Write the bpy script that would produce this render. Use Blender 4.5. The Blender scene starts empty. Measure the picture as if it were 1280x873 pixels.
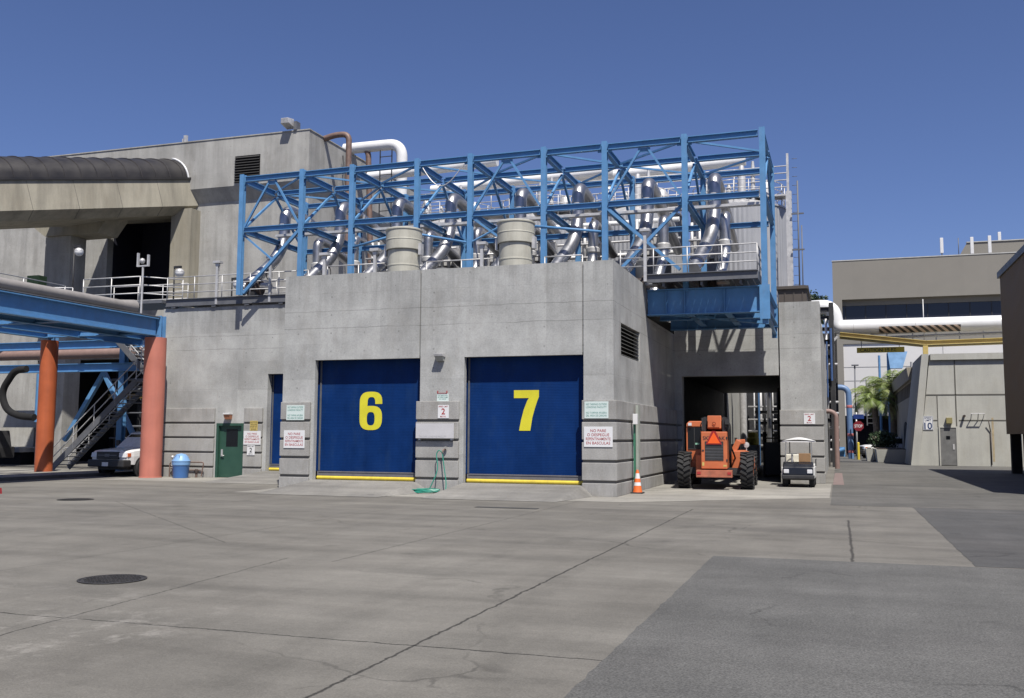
import bpy, math, random
from mathutils import Vector, Matrix
random.seed(7)
sc = bpy.context.scene
COL = sc.collection
R = math.radians
ORD = ['first', 'second', 'third', 'fourth', 'fifth', 'sixth', 'seventh', 'eighth', 'ninth', 'tenth']

# ------------------------------------------------------------------ materials
def _math(nt, op, a, b=None, c=None):
    n = nt.nodes.new('ShaderNodeMath'); n.operation = op
    for i, v in enumerate((a, b, c)):
        if v is None: continue
        if isinstance(v, (int, float)): n.inputs[i].default_value = v
        else: nt.links.new(v, n.inputs[i])
    return n.outputs[0]

def _mix(nt, fac, a, b, mode='MIX'):
    n = nt.nodes.new('ShaderNodeMix'); n.data_type = 'RGBA'; n.blend_type = mode
    for s, v in ((n.inputs[0], fac), (n.inputs[6], a), (n.inputs[7], b)):
        if isinstance(v, (int, float)): s.default_value = v
        elif isinstance(v, tuple): s.default_value = (*v[:3], 1)
        else: nt.links.new(v, s)
    return n.outputs[2]

def _noise(nt, co, scale, stretch=(1, 1, 1), detail=5, rough=.6):
    mp = nt.nodes.new('ShaderNodeMapping'); mp.inputs['Scale'].default_value = stretch
    nt.links.new(co, mp.inputs['Vector'])
    n = nt.nodes.new('ShaderNodeTexNoise'); n.inputs['Scale'].default_value = scale
    n.inputs['Detail'].default_value = detail; n.inputs['Roughness'].default_value = rough
    nt.links.new(mp.outputs[0], n.inputs['Vector'])
    return n.outputs['Fac']

def _ramp(nt, v, lo, hi, a=0., b=1.):
    n = nt.nodes.new('ShaderNodeMapRange'); n.clamp = True
    n.inputs[1].default_value = lo; n.inputs[2].default_value = hi
    n.inputs[3].default_value = a; n.inputs[4].default_value = b
    nt.links.new(v, n.inputs[0]); return n.outputs[0]

def _vec(v): return tuple(v)

ALB = .75          # every paint and concrete is this much darker than it reads under the exposure below
def mat(name, col, rough=.6, metal=0., var=.15, scale=2., streak=0., fine=.0, bump=0., bscale=60.,
        seams=(), panel=None, dirt=None, dirtamt=0., wave=None, spec=.5, coat=0., pits=0., alt=None, ties=0., drip=None, rust=0., dent=0.):
    if not metal: col = tuple(v * ALB for v in col); alt = alt and tuple(v * ALB for v in alt); dirt = dirt and tuple(v * ALB for v in dirt)
    m = bpy.data.materials.new(name); m.use_nodes = True
    nt = m.node_tree; p = nt.nodes['Principled BSDF']
    tc = nt.nodes.new('ShaderNodeTexCoord'); co = tc.outputs['Object']
    c = None
    n1 = _noise(nt, co, scale)
    f = _ramp(nt, n1, .3, .7, 1 - var, 1 + var)
    if fine:
        f = _math(nt, 'MULTIPLY', f, _ramp(nt, _noise(nt, co, scale * 30, detail=3), .3, .7, 1 - fine, 1 + fine))
    if streak:
        s = _noise(nt, co, 1.6, (1, 1, .07), 6, .65)
        f = _math(nt, 'MULTIPLY', f, _ramp(nt, s, .42, .7, 1., 1 - streak))
    if panel:
        sn = nt.nodes.new('ShaderNodeVectorMath'); sn.operation = 'SNAP'
        nt.links.new(co, sn.inputs[0]); sn.inputs[1].default_value = panel[0]
        wn = nt.nodes.new('ShaderNodeTexWhiteNoise'); wn.noise_dimensions = '3D'
        nt.links.new(sn.outputs[0], wn.inputs['Vector'])
        f = _math(nt, 'MULTIPLY', f, _ramp(nt, wn.outputs['Value'], 0, 1, 1 - panel[1], 1 + panel[1]))
    if pits:
        vo = nt.nodes.new('ShaderNodeTexVoronoi'); vo.inputs['Scale'].default_value = 2.3
        nt.links.new(co, vo.inputs['Vector'])
        f = _math(nt, 'MULTIPLY', f, _ramp(nt, vo.outputs['Distance'], .03, .06, 1 - pits, 1))
    if ties:
        sy = nt.nodes.new('ShaderNodeSeparateXYZ'); nt.links.new(co, sy.inputs[0])
        u = _math(nt, 'SUBTRACT', _math(nt, 'FRACT', _math(nt, 'MULTIPLY', _math(nt, 'ADD', sy.outputs[0], sy.outputs[1]), 1 / 1.22)), .5)
        v = _math(nt, 'SUBTRACT', _math(nt, 'FRACT', _math(nt, 'MULTIPLY', sy.outputs[2], 1 / .6)), .5)
        rr = _math(nt, 'SQRT', _math(nt, 'ADD', _math(nt, 'POWER', _math(nt, 'MULTIPLY', u, 1.22), 2), _math(nt, 'POWER', _math(nt, 'MULTIPLY', v, .6), 2)))
        g = _ramp(nt, _noise(nt, co, .7), .42, .56, 0, 1)
        f = _math(nt, 'MULTIPLY', f, _math(nt, 'SUBTRACT', 1, _math(nt, 'MULTIPLY', g, _ramp(nt, rr, .022, .038, ties, 0))))
    if drip:
        sz = nt.nodes.new('ShaderNodeSeparateXYZ'); nt.links.new(co, sz.inputs[0])
        ws = _ramp(nt, _noise(nt, co, 2.6, (1, 1, .05), 7, .7), .46, .62, 0, 1)
        for z0, z1, amt in drip:
            f = _math(nt, 'MULTIPLY', f, _math(nt, 'SUBTRACT', 1, _math(nt, 'MULTIPLY', ws, _ramp(nt, sz.outputs[2], z0, z1, 0, amt))))
    if seams:
        sx = nt.nodes.new('ShaderNodeSeparateXYZ'); nt.links.new(co, sx.inputs[0])
        wob = _ramp(nt, _noise(nt, co, 1.2), .3, .7, -.02, .02)
        gate = _ramp(nt, _noise(nt, co, .9), .38, .52, .25, 1)
        for ax, pos, w, d in seams:
            dd = _math(nt, 'ABSOLUTE', _math(nt, 'SUBTRACT', _math(nt, 'ADD', sx.outputs[ax], wob), pos))
            k = _ramp(nt, dd, w * .4, w, d, 0)
            f = _math(nt, 'MULTIPLY', f, _math(nt, 'SUBTRACT', 1, _math(nt, 'MULTIPLY', k, gate)))
    c = _mix(nt, 1., tuple(col), _gray(nt, f), 'MULTIPLY')
    if alt:
        c2 = _mix(nt, 1., tuple(alt), _gray(nt, f), 'MULTIPLY')
        c = _mix(nt, _ramp(nt, _noise(nt, co, scale * .35), .42, .6), c, c2)
    if dirt:
        d = _ramp(nt, _noise(nt, co, scale * 1.7, (1, 1, .35), 8, .7), .5, .75, 0, dirtamt)
        c = _mix(nt, d, c, tuple(dirt))
    if rust:
        c = _mix(nt, _ramp(nt, _noise(nt, co, 3.1, (1, 1, .12), 8, .75), .63, .74, 0, rust), c, (.17, .10, .05))
    nt.links.new(c, p.inputs['Base Color'])
    p.inputs['Roughness'].default_value = rough
    p.inputs['Metallic'].default_value = metal
    p.inputs['Specular IOR Level'].default_value = spec
    if coat: p.inputs['Coat Weight'].default_value = coat
    r2 = _ramp(nt, n1, .3, .7, max(.05, rough - .08), min(1, rough + .08)); nt.links.new(r2, p.inputs['Roughness'])
    hgt = None
    if wave:
        w = nt.nodes.new('ShaderNodeTexWave'); w.wave_type = 'BANDS'; w.bands_direction = wave[0]
        w.inputs['Scale'].default_value = wave[1]; w.inputs['Distortion'].default_value = 0
        nt.links.new(co, w.inputs['Vector'])
        b = nt.nodes.new('ShaderNodeBump'); b.inputs['Strength'].default_value = wave[2]; b.inputs['Distance'].default_value = .03
        nt.links.new(w.outputs['Fac'], b.inputs['Height']); nt.links.new(b.outputs[0], p.inputs['Normal'])
    elif dent:
        b = nt.nodes.new('ShaderNodeBump'); b.inputs['Strength'].default_value = dent; b.inputs['Distance'].default_value = .03
        nt.links.new(_noise(nt, co, 2.2, detail=3), b.inputs['Height']); nt.links.new(b.outputs[0], p.inputs['Normal'])
    elif bump:
        b = nt.nodes.new('ShaderNodeBump'); b.inputs['Strength'].default_value = bump; b.inputs['Distance'].default_value = .02
        nt.links.new(_noise(nt, co, bscale, detail=4), b.inputs['Height']); nt.links.new(b.outputs[0], p.inputs['Normal'])
    return m

def _gray(nt, v):
    n = nt.nodes.new('ShaderNodeCombineColor')
    for i in range(3): nt.links.new(v, n.inputs[i])
    return n.outputs[0]

SEAM = [(2, 6.42, .012, .12), (2, 5.83, .016, .32), (2, 5.27, .016, .34), (2, 3.62, .012, .15), (0, -10.1, .01, .1), (0, -15.0, .01, .1), (0, -24.6, .01, .1), (0, -21.6, .014, .2)]
VSEAM = [(0, x, .015, .35) for x in (-2.0 + 1.2, 4.6, 10.2)]
CONC = mat('dock concrete', (.445, .448, .432), .85, var=.21, scale=.8, fine=.1, streak=.12, bump=.3, seams=SEAM, panel=((1.87, 50, 1.19), .075), pits=.35, dirt=(.24, .22, .19), dirtamt=.36, ties=.35, drip=[(5.4, 7.06, .22), (1.0, 0, .18)], rust=.25)
BASEC = mat('dock base concrete', (.40, .392, .372), .88, var=.15, scale=1.3, fine=.12, streak=.14, bump=.3, pits=.4, dirt=(.2, .17, .13), dirtamt=.42, drip=[(.5, 0, .3), (2.2, 2.84, .2)], rust=.3)
TOWC = mat('tower concrete', (.44, .432, .405), .88, var=.16, scale=.7, fine=.08, streak=.28, bump=.3, dirt=(.2, .18, .15), dirtamt=.4, ties=.3, panel=((2.4, 50, 2.4), .04))
CREAM = mat('cream concrete', (.37, .342, .27), .85, var=.1, scale=.6, fine=.06, streak=.34, bump=.2, dirt=(.25, .2, .13), dirtamt=.3)
PYLC = mat('annex concrete', (.49, .485, .44), .85, var=.1, scale=.6, fine=.06, streak=.14, bump=.2, panel=((2.9, 50, 2.4), .04), dirt=(.3, .25, .16), dirtamt=.25)
OFFC = mat('office concrete', (.262, .247, .218), .9, var=.06, scale=.5, fine=.05, bump=.15, panel=((2.2, 50, 50), .02))
OFFW = mat('white wall panel', (.72, .71, .70), .7, var=.03, scale=.4)
GROOVE = mat('groove shade and joint concrete', (.2, .19, .17), .9)  # groove shade put into the colour as darker concrete; skybridge joints share it
BLUE = mat('blue steel paint', (.115, .285, .53), .5, var=.1, scale=3, fine=.04, dirt=(.17, .22, .32), dirtamt=.35, spec=.3, rust=.35)
DOORB = mat('blue roll up curtain', (.0035, .032, .145), .5, var=.16, scale=1.2, fine=.04, wave=('Z', 6.5, .10), spec=.12, streak=.22, dirt=(.02, .055, .14), dirtamt=.5)
YEL = mat('yellow paint', (.78, .6, .06), .5, var=.1, scale=5, dirt=(.3, .24, .08), dirtamt=.35)
NUMY = mat('number yellow', (.80, .73, .03), .6, var=.1, scale=1.5, streak=.15, dirt=(.45, .40, .06), dirtamt=.35)
GREEN = mat('green door paint', (.028, .085, .058), .5, var=.1, scale=3)
ORA = mat('orange column paint', (.50, .115, .035), .6, var=.14, scale=1.2, streak=.25, dirt=(.3, .08, .04), dirtamt=.4)
PINK = mat('faded salmon column paint', (.56, .19, .135), .65, var=.1, scale=1., streak=.2, dirt=(.42, .2, .16), dirtamt=.4)
STEELD = mat('bright duct steel', (.44, .44, .45), .36, metal=.92, var=.10, scale=1.3, dent=.12)
GALV = mat('galvanised steel', (.47, .465, .46), .5, metal=.35, var=.15, scale=5)
DGREY = mat('dark grey channel', (.13, .135, .15), .55, var=.15, scale=3, dirt=(.2, .18, .15), dirtamt=.3)
BEIGE = mat('beige vent paint', (.54, .525, .445), .55, var=.08, scale=2, streak=.18, dirt=(.3, .27, .2), dirtamt=.4, rust=.4)
SILO = mat('ribbed silo cladding', (.33, .335, .35), .55, metal=.1, var=.08, scale=.8, streak=.15)
VAULT = mat('dark vault sheet', (.03, .027, .026), .5, var=.25, scale=1.2)
WHITE = mat('white paint', (.80, .80, .80), .45, var=.03, scale=2, streak=.05)
WHITEP = mat('white pipe jacket', (.83, .83, .82), .4, var=.04, scale=1, streak=.06)
BLACK = mat('black void', (.006, .006, .007), .9, var=.1)
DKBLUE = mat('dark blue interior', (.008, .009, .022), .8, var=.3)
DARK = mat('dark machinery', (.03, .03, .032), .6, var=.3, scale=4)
DARKB = mat('dark brown machinery', (.05, .035, .03), .7, var=.4, scale=6)
RUBBER = mat('tyre rubber', (.022, .022, .023), .85, var=.25, scale=8)
TELE = mat('faded orange machine paint', (.60, .16, .058), .5, var=.1, scale=3, fine=.04, dirt=(.42, .17, .1), dirtamt=.4)
TELE2 = mat('rusty bumper paint', (.45, .14, .08), .6, var=.2, scale=5, dirt=(.25, .12, .08), dirtamt=.6)
CONE = mat('cone orange', (.85, .17, .03), .5, var=.05)
TRIO = mat('reflective triangle orange', (.95, .13, .015), .4, var=.03)
TRIR = mat('triangle red border', (.35, .02, .02), .4)
GLASS = mat('dark glass', (.010, .012, .015), .08, var=.05, spec=.35)
GLASSB = mat('office dark glass', (.016, .018, .03), .12, var=.15, scale=.3)
CARW = mat('white car paint', (.78, .78, .78), .25, var=.02, coat=.6)
CHROME = mat('chrome', (.7, .7, .72), .15, metal=1, var=.03)
LAMPG = mat('lamp lens', (.75, .76, .78), .15, var=.05)
AMBER = mat('amber lens', (.7, .15, .04), .3)
WOODB = mat('cardboard', (.30, .18, .09), .85, var=.1, scale=6)
BROWNP = mat('rusty brown pipe', (.16, .105, .085), .6, metal=.2, var=.2, scale=5)
MAUVE = mat('dull mauve pipe', (.27, .18, .16), .6, var=.12, scale=4)
SIDING = mat('dark bronze siding', (.34, .235, .135), .6, var=.06, scale=1.)
SIDING2 = mat('brown shed siding', (.085, .07, .06), .6, var=.08, scale=1.)
YTRUSS = mat('pale yellow bridge paint', (.62, .48, .17), .55, var=.12, scale=2, dirt=(.35, .24, .1), dirtamt=.4)
SIGNW = mat('white sign face', (.82, .82, .82), .4, var=.02)
SIGNG = mat('pale green sign face', (.70, .80, .76), .45, var=.03)
SIGNY = mat('amber sign face', (.60, .46, .14), .5, var=.05)
RED = mat('red lettering', (.42, .03, .03), .5, var=.05)
TEAL = mat('teal lettering', (.10, .30, .25), .5, var=.05)
NAVY = mat('navy lettering', (.03, .06, .16), .5, var=.05)
INK = mat('black lettering', (.03, .03, .03), .5, var=.05)
GREYB = mat('pale grey board', (.60, .59, .60), .6, var=.05, scale=3)
REDST = mat('stop sign red', (.24, .02, .03), .45, var=.05)
BLUSGN = mat('street sign blue', (.02, .05, .22), .4)
BIN = mat('blue bin plastic', (.07, .20, .50), .4, var=.06, scale=4)
BINL = mat('pale blue bin lid', (.20, .38, .66), .4, var=.06, scale=4)
HOSE = mat('green hose', (.025, .27, .19), .45, var=.1, scale=9)
PGREEN = mat('green post paint', (.05, .20, .12), .5, var=.1)
BARK = mat('palm bark', (.20, .16, .12), .9, var=.25, scale=6)
LEAFM = mat('palm leaf', (.19, .27, .06), .5, var=.35, scale=1.5, alt=(.27, .31, .11))
SHRUB = mat('dark shrub leaf', (.022, .05, .014), .6, var=.4, scale=3)
GREYDOOR = mat('scuffed grey door', (.17, .17, .165), .6, var=.2, scale=3, dirt=(.1, .1, .1), dirtamt=.5)
PINKM = mat('rust stain', (.44, .36, .23), .85, var=.25, scale=4)
BOXG = mat('green cabinet', (.13, .22, .09), .6, var=.1)
REDK = mat('faded red kerb paint', (.21, .155, .145), .8, var=.2, scale=2)

def ground_mat(name, col, alt, speck=.1, streaks=.15, joints=False, patch=.18, arcs=.09, cracks=.4):
    col = tuple(v * ALB for v in col); alt = tuple(v * ALB for v in alt)
    m = bpy.data.materials.new(name); m.use_nodes = True
    nt = m.node_tree; p = nt.nodes['Principled BSDF']
    co = nt.nodes.new('ShaderNodeTexCoord').outputs['Object']
    sp = nt.nodes.new('ShaderNodeSeparateXYZ'); nt.links.new(co, sp.inputs[0])
    X, Y = sp.outputs[0], sp.outputs[1]
    f = _ramp(nt, _noise(nt, co, .22, detail=6, rough=.65), .32, .68, 1 - patch, 1 + patch)
    f = _math(nt, 'MULTIPLY', f, _ramp(nt, _noise(nt, co, 1.3, detail=8, rough=.7), .3, .7, .90, 1.10))
    f = _math(nt, 'MULTIPLY', f, _ramp(nt, _noise(nt, co, 55, detail=3), .3, .7, 1 - speck, 1 + speck))
    st = _noise(nt, co, .9, (.16, 1.5, 1), 7, .7)
    f = _math(nt, 'MULTIPLY', f, _ramp(nt, st, .35, .68, 1 + streaks * .6, 1 - streaks))
    st2 = _noise(nt, co, 1.1, (1.3, .12, 1), 6, .7)
    f = _math(nt, 'MULTIPLY', f, _ramp(nt, st2, .45, .72, 1.03, 1 - streaks * .6))
    f = _math(nt, 'MULTIPLY', f, _ramp(nt, _noise(nt, co, 17, detail=5, rough=.75), .3, .7, .89, 1.11))
    wv = nt.nodes.new('ShaderNodeTexWave'); wv.wave_type = 'RINGS'; wv.inputs['Scale'].default_value = .16; wv.inputs['Distortion'].default_value = 9; wv.inputs['Detail'].default_value = 4; wv.inputs['Detail Scale'].default_value = .5
    nt.links.new(co, wv.inputs['Vector'])
    f = _math(nt, 'MULTIPLY', f, _ramp(nt, wv.outputs['Fac'], .0, .25, 1 - arcs, 1))
    vo = nt.nodes.new('ShaderNodeTexVoronoi'); vo.inputs['Scale'].default_value = .55
    nt.links.new(co, vo.inputs['Vector'])
    sp_ = _math(nt, 'ADD', vo.outputs['Distance'], _ramp(nt, _noise(nt, co, 9), .3, .7, -.03, .03))
    f = _math(nt, 'MULTIPLY', f, _ramp(nt, sp_, .03, .085, .78, 1))
    ve = nt.nodes.new('ShaderNodeTexVoronoi'); ve.feature = 'DISTANCE_TO_EDGE'; ve.inputs['Scale'].default_value = .21
    nn = nt.nodes.new('ShaderNodeTexNoise'); nn.inputs['Scale'].default_value = 1.3; nn.inputs['Detail'].default_value = 6
    nt.links.new(co, nn.inputs['Vector'])
    av = nt.nodes.new('ShaderNodeVectorMath'); av.operation = 'MULTIPLY_ADD'; nt.links.new(nn.outputs['Color'], av.inputs[0]); av.inputs[1].default_value = (.9, .9, 0); nt.links.new(co, av.inputs[2])
    nt.links.new(av.outputs[0], ve.inputs['Vector'])
    gt = _ramp(nt, _noise(nt, co, .35), .5, .62, 0, cracks)
    f = _math(nt, 'MULTIPLY', f, _math(nt, 'SUBTRACT', 1, _math(nt, 'MULTIPLY', gt, _ramp(nt, ve.outputs['Distance'], .0015, .005, 1, 0))))
    c = _mix(nt, _ramp(nt, _noise(nt, co, .31, detail=4), .4, .62), tuple(col), tuple(alt))
    if joints:
        wob = _ramp(nt, _noise(nt, co, 1.6, detail=8, rough=.75), .25, .75, -.025, .025)
        wob2 = _ramp(nt, _noise(nt, co, 7, detail=4), .3, .7, -.014, .014)
        w = _math(nt, 'ADD', wob, wob2)
        def line(expr, width, depth, ylo=None, yhi=None, xlo=None, xhi=None):
            nonlocal f
            d = _math(nt, 'ABSOLUTE', _math(nt, 'ADD', expr, w))
            k = _ramp(nt, d, width * .35, width, depth, 0)
            for s, lo, hi in ((Y, ylo, yhi), (X, xlo, xhi)):
                if lo is not None: k = _math(nt, 'MULTIPLY', k, _math(nt, 'GREATER_THAN', s, lo))
                if hi is not None: k = _math(nt, 'MULTIPLY', k, _math(nt, 'LESS_THAN', s, hi))
            f = _math(nt, 'MULTIPLY', f, _math(nt, 'SUBTRACT', 1, k))
        line(_math(nt, 'ADD', X, 3.45), .022, .75, yhi=24.5)
        line(_math(nt, 'SUBTRACT', Y, 7.77), .020, .75, xhi=-1.8)
        line(_math(nt, 'ADD', X, _math(nt, 'MULTIPLY_ADD', Y, .095, 6.38)), .018, .6, yhi=12.6)
        line(_math(nt, 'ADD', X, 6.78), .028, .4, ylo=12.4, yhi=26)
        line(_math(nt, 'SUBTRACT', Y, 22.3), .03, .3, xlo=-6.8, xhi=1.7)
        line(_math(nt, 'SUBTRACT', X, .15), .03, .7, ylo=15, yhi=22.5)
        line(_math(nt, 'ADD', Y, _math(nt, 'MULTIPLY_ADD', X, .87, -5.6)), .03, .45, xlo=-18, xhi=-9.6)
        line(_math(nt, 'SUBTRACT', Y, 27.2), .03, .4, xlo=-6)
        line(_math(nt, 'ADD', X, 10.3), .025, .25, ylo=7.8, yhi=25)
        # pale scuffs near the front left
        sc1 = _ramp(nt, _noise(nt, co, 1.5, (1.2, 1.0, 1), 8, .75), .52, .66, 0, .5)
        sc1 = _math(nt, 'MULTIPLY', sc1, _math(nt, 'MULTIPLY', _ramp(nt, X, -6.0, -5.2, 1, 0), _ramp(nt, Y, 7.6, 10.5, 1, 0)))
        # darker traffic stains in front of the dock doors
        sc2 = _ramp(nt, _noise(nt, co, .5, (.5, 1.6, 1), 6, .7), .4, .62, 0, .28)
        sc2 = _math(nt, 'MULTIPLY', sc2, _math(nt, 'MULTIPLY', _ramp(nt, Y, 14, 18, 0, 1), _ramp(nt, Y, 26, 29, 1, 0)))
    if joints:
        # tyre tracks: pairs of faint dark arcs swinging toward the doors
        for cx_, cy_, rad, amt in ((-2, 30, 16.5, .13), (-2, 30, 14.7, .13), (-26, 8, 14.2, .10), (-26, 8, 12.5, .10), (10, 12, 15.0, .12), (10, 12, 13.3, .12)):
            dx = _math(nt, 'SUBTRACT', X, cx_); dy = _math(nt, 'SUBTRACT', Y, cy_)
            rr = _math(nt, 'SQRT', _math(nt, 'ADD', _math(nt, 'POWER', dx, 2), _math(nt, 'POWER', dy, 2)))
            dd = _math(nt, 'ABSOLUTE', _math(nt, 'ADD', _math(nt, 'SUBTRACT', rr, rad), _ramp(nt, _noise(nt, co, .25), .3, .7, -.5, .5)))
            gg = _ramp(nt, _noise(nt, co, .8, detail=7, rough=.75), .36, .6, 0, amt)
            f = _math(nt, 'MULTIPLY', f, _math(nt, 'SUBTRACT', 1, _math(nt, 'MULTIPLY', gg, _ramp(nt, dd, .10, .22, 1, 0))))
    fin = _mix(nt, 1., c, _gray(nt, f), 'MULTIPLY')
    if joints:
        fin = _mix(nt, sc1, fin, (.30, .285, .26)); fin = _mix(nt, sc2, fin, (.066, .062, .06))
    nt.links.new(fin, p.inputs['Base Color'])
    p.inputs['Roughness'].default_value = .85; p.inputs['Specular IOR Level'].default_value = .35
    b = nt.nodes.new('ShaderNodeBump'); b.inputs['Strength'].default_value = .6; b.inputs['Distance'].default_value = .01
    nt.links.new(_noise(nt, co, 70, detail=3), b.inputs['Height']); nt.links.new(b.outputs[0], p.inputs['Normal'])
    return m
LOT = ground_mat('lot concrete', (.170, .160, .141), (.194, .184, .163), .17, .15, True)
ASPH = ground_mat('worn asphalt', (.110, .109, .104), (.129, .127, .121), .42, .10, arcs=.05)
ASPH2 = ground_mat('smooth asphalt', (.08, .08, .08), (.098, .096, .094), .2, .14)
APRON = ground_mat('pale apron concrete', (.29, .278, .25), (.33, .315, .28), .1, .14)
RAMPM = ground_mat('ramp concrete', (.215, .208, .195), (.26, .25, .23), .1, .2)
BACKG = ground_mat('outer ground', (.16, .15, .135), (.19, .175, .15), .1, .1)
IRON = mat('cast iron cover', (.045, .043, .042), .6, metal=.4, var=.3, scale=6, bump=.8, bscale=28)
KERBC = ground_mat('kerb concrete', (.10, .098, .092), (.14, .135, .125), .15, .1)

def stripe_mat(name, a, b, freq):
    m = bpy.data.materials.new(name); m.use_nodes = True
    nt = m.node_tree; p = nt.nodes['Principled BSDF']
    co = nt.nodes.new('ShaderNodeTexCoord').outputs['Object']
    sp = nt.nodes.new('ShaderNodeSeparateXYZ'); nt.links.new(co, sp.inputs[0])
    v = _math(nt, 'FRACT', _math(nt, 'MULTIPLY', _math(nt, 'ADD', sp.outputs[0], _math(nt, 'MULTIPLY', sp.outputs[2], 1.3)), freq))
    nt.links.new(_mix(nt, _math(nt, 'GREATER_THAN', v, .5), a, b), p.inputs['Base Color'])
    p.inputs['Roughness'].default_value = .5
    return m
HAZ = stripe_mat('hazard stripes', (.03, .025, .02), (.48, .36, .27), 2.05)

# ------------------------------------------------------------------ mesh builder
class MB:
    def __init__(s): s.v = []; s.f = []; s.sm = []
    def add(s, vs, fs, smooth=False):
        b = len(s.v); s.v += [Vector(v) for v in vs]
        for f in fs: s.f.append([b + i for i in f]); s.sm.append(smooth)
        return s
    def box(s, x0, x1, y0, y1, z0, z1):
        if x0 > x1: x0, x1 = x1, x0
        if y0 > y1: y0, y1 = y1, y0
        if z0 > z1: z0, z1 = z1, z0
        vs = [(x, y, z) for z in (z0, z1) for y in (y0, y1) for x in (x0, x1)]
        return s.add(vs, [(0, 2, 3, 1), (4, 5, 7, 6), (0, 1, 5, 4), (2, 6, 7, 3), (0, 4, 6, 2), (1, 3, 7, 5)])
    def hexa(s, vs): return s.add(vs, [(0, 2, 3, 1), (4, 5, 7, 6), (0, 1, 5, 4), (2, 6, 7, 3), (0, 4, 6, 2), (1, 3, 7, 5)])
    def frame_of(s, p, q, up):
        d = (Vector(q) - Vector(p)).normalized(); up = Vector(up)
        if abs(d.dot(up)) > .98: up = Vector((0, 1, 0))
        sd = d.cross(up).normalized(); u = sd.cross(d).normalized()
        return d, sd, u
    def bar(s, p, q, w, h, up=(0, 0, 1), off=(0, 0)):
        d, sd, u = s.frame_of(p, q, up); p = Vector(p) + sd * off[0] + u * off[1]; q = Vector(q) + sd * off[0] + u * off[1]
        vs = [c + sd * (w / 2 * i) + u * (h / 2 * j) for j in (-1, 1) for c in (p, q) for i in (-1, 1)]
        return s.hexa(vs)
    def ibeam(s, p, q, h, b, t=.025, up=(0, 0, 1)):
        s.bar(p, q, b, t, up, (0, h / 2 - t / 2)); s.bar(p, q, b, t, up, (0, -h / 2 + t / 2))
        return s.bar(p, q, t, h - 2 * t - .004, up)
    def tube(s, pts, r, seg=12, caps=True, smooth=True):
        pts = [Vector(p) for p in pts]; rs = r if isinstance(r, (list, tuple)) else [r] * len(pts)
        d0 = (pts[1] - pts[0]).normalized(); n = d0.orthogonal().normalized()
        b = len(s.v); prev = d0
        for i, p in enumerate(pts):
            d = ((pts[min(i + 1, len(pts) - 1)] - pts[max(i - 1, 0)])).normalized()
            n = (prev.rotation_difference(d) @ n).normalized(); prev = d
            m = d.cross(n)
            for k in range(seg):
                a = 2 * math.pi * k / seg
                s.v.append(p + (n * math.cos(a) + m * math.sin(a)) * rs[i])
        for i in range(len(pts) - 1):
            for k in range(seg):
                k2 = (k + 1) % seg
                s.f.append([b + i * seg + k, b + i * seg + k2, b + (i + 1) * seg + k2, b + (i + 1) * seg + k]); s.sm.append(smooth)
        if caps:
            s.f.append([b + k for k in range(seg)][::-1]); s.sm.append(False)
            s.f.append([b + (len(pts) - 1) * seg + k for k in range(seg)]); s.sm.append(False)
        return s
    def lathe(s, c, prof, seg=24, axis='Z', smooth=True):
        b = len(s.v); c = Vector(c)
        for r, z in prof:
            for k in range(seg):
                a = 2 * math.pi * k / seg; x, y = r * math.cos(a), r * math.sin(a)
                s.v.append(c + (Vector((x, y, z)) if axis == 'Z' else Vector((z, x, y)) if axis == 'X' else Vector((y, z, x))))
        for i in range(len(prof) - 1):
            for k in range(seg):
                k2 = (k + 1) % seg
                s.f.append([b + i * seg + k, b + i * seg + k2, b + (i + 1) * seg + k2, b + (i + 1) * seg + k]); s.sm.append(smooth)
        return s
    def prism(s, poly, axis, a, bb):
        n = len(poly)
        def P(u, v, t): return (u, v, t) if axis == 'Z' else (u, t, v) if axis == 'Y' else (t, u, v)
        vs = [P(u, v, a) for u, v in poly] + [P(u, v, bb) for u, v in poly]
        fs = [list(range(n))[::-1], [n + i for i in range(n)]] + [[i, (i + 1) % n, n + (i + 1) % n, n + i] for i in range(n)]
        return s.add(vs, fs)
    def sphere(s, c, r, seg=14, rings=8, sc_=(1, 1, 1)):
        prof = [(math.sin(math.pi * i / rings) * r, -math.cos(math.pi * i / rings) * r * sc_[2]) for i in range(rings + 1)]
        return s.lathe(c, prof, seg)
    def sheet(s, pts, z=None):
        vs = [(p[0], p[1], z if z is not None else p[2]) for p in pts]
        return s.add(vs, [list(range(len(vs)))])

def fillet(pts, rad, n=7):
    pts = [Vector(p) for p in pts]; out = [pts[0]]
    rads = rad if isinstance(rad, (list, tuple)) else [rad] * (len(pts) - 2)
    for i in range(1, len(pts) - 1):
        a, b, c = pts[i - 1], pts[i], pts[i + 1]
        r = min(rads[i - 1], (a - b).length * .49, (c - b).length * .49)
        p, q = b + (a - b).normalized() * r, b + (c - b).normalized() * r
        for k in range(n + 1):
            t = k / n; out.append(p * (1 - t) ** 2 + b * 2 * t * (1 - t) + q * t * t)
    out.append(pts[-1]); return out

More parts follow.
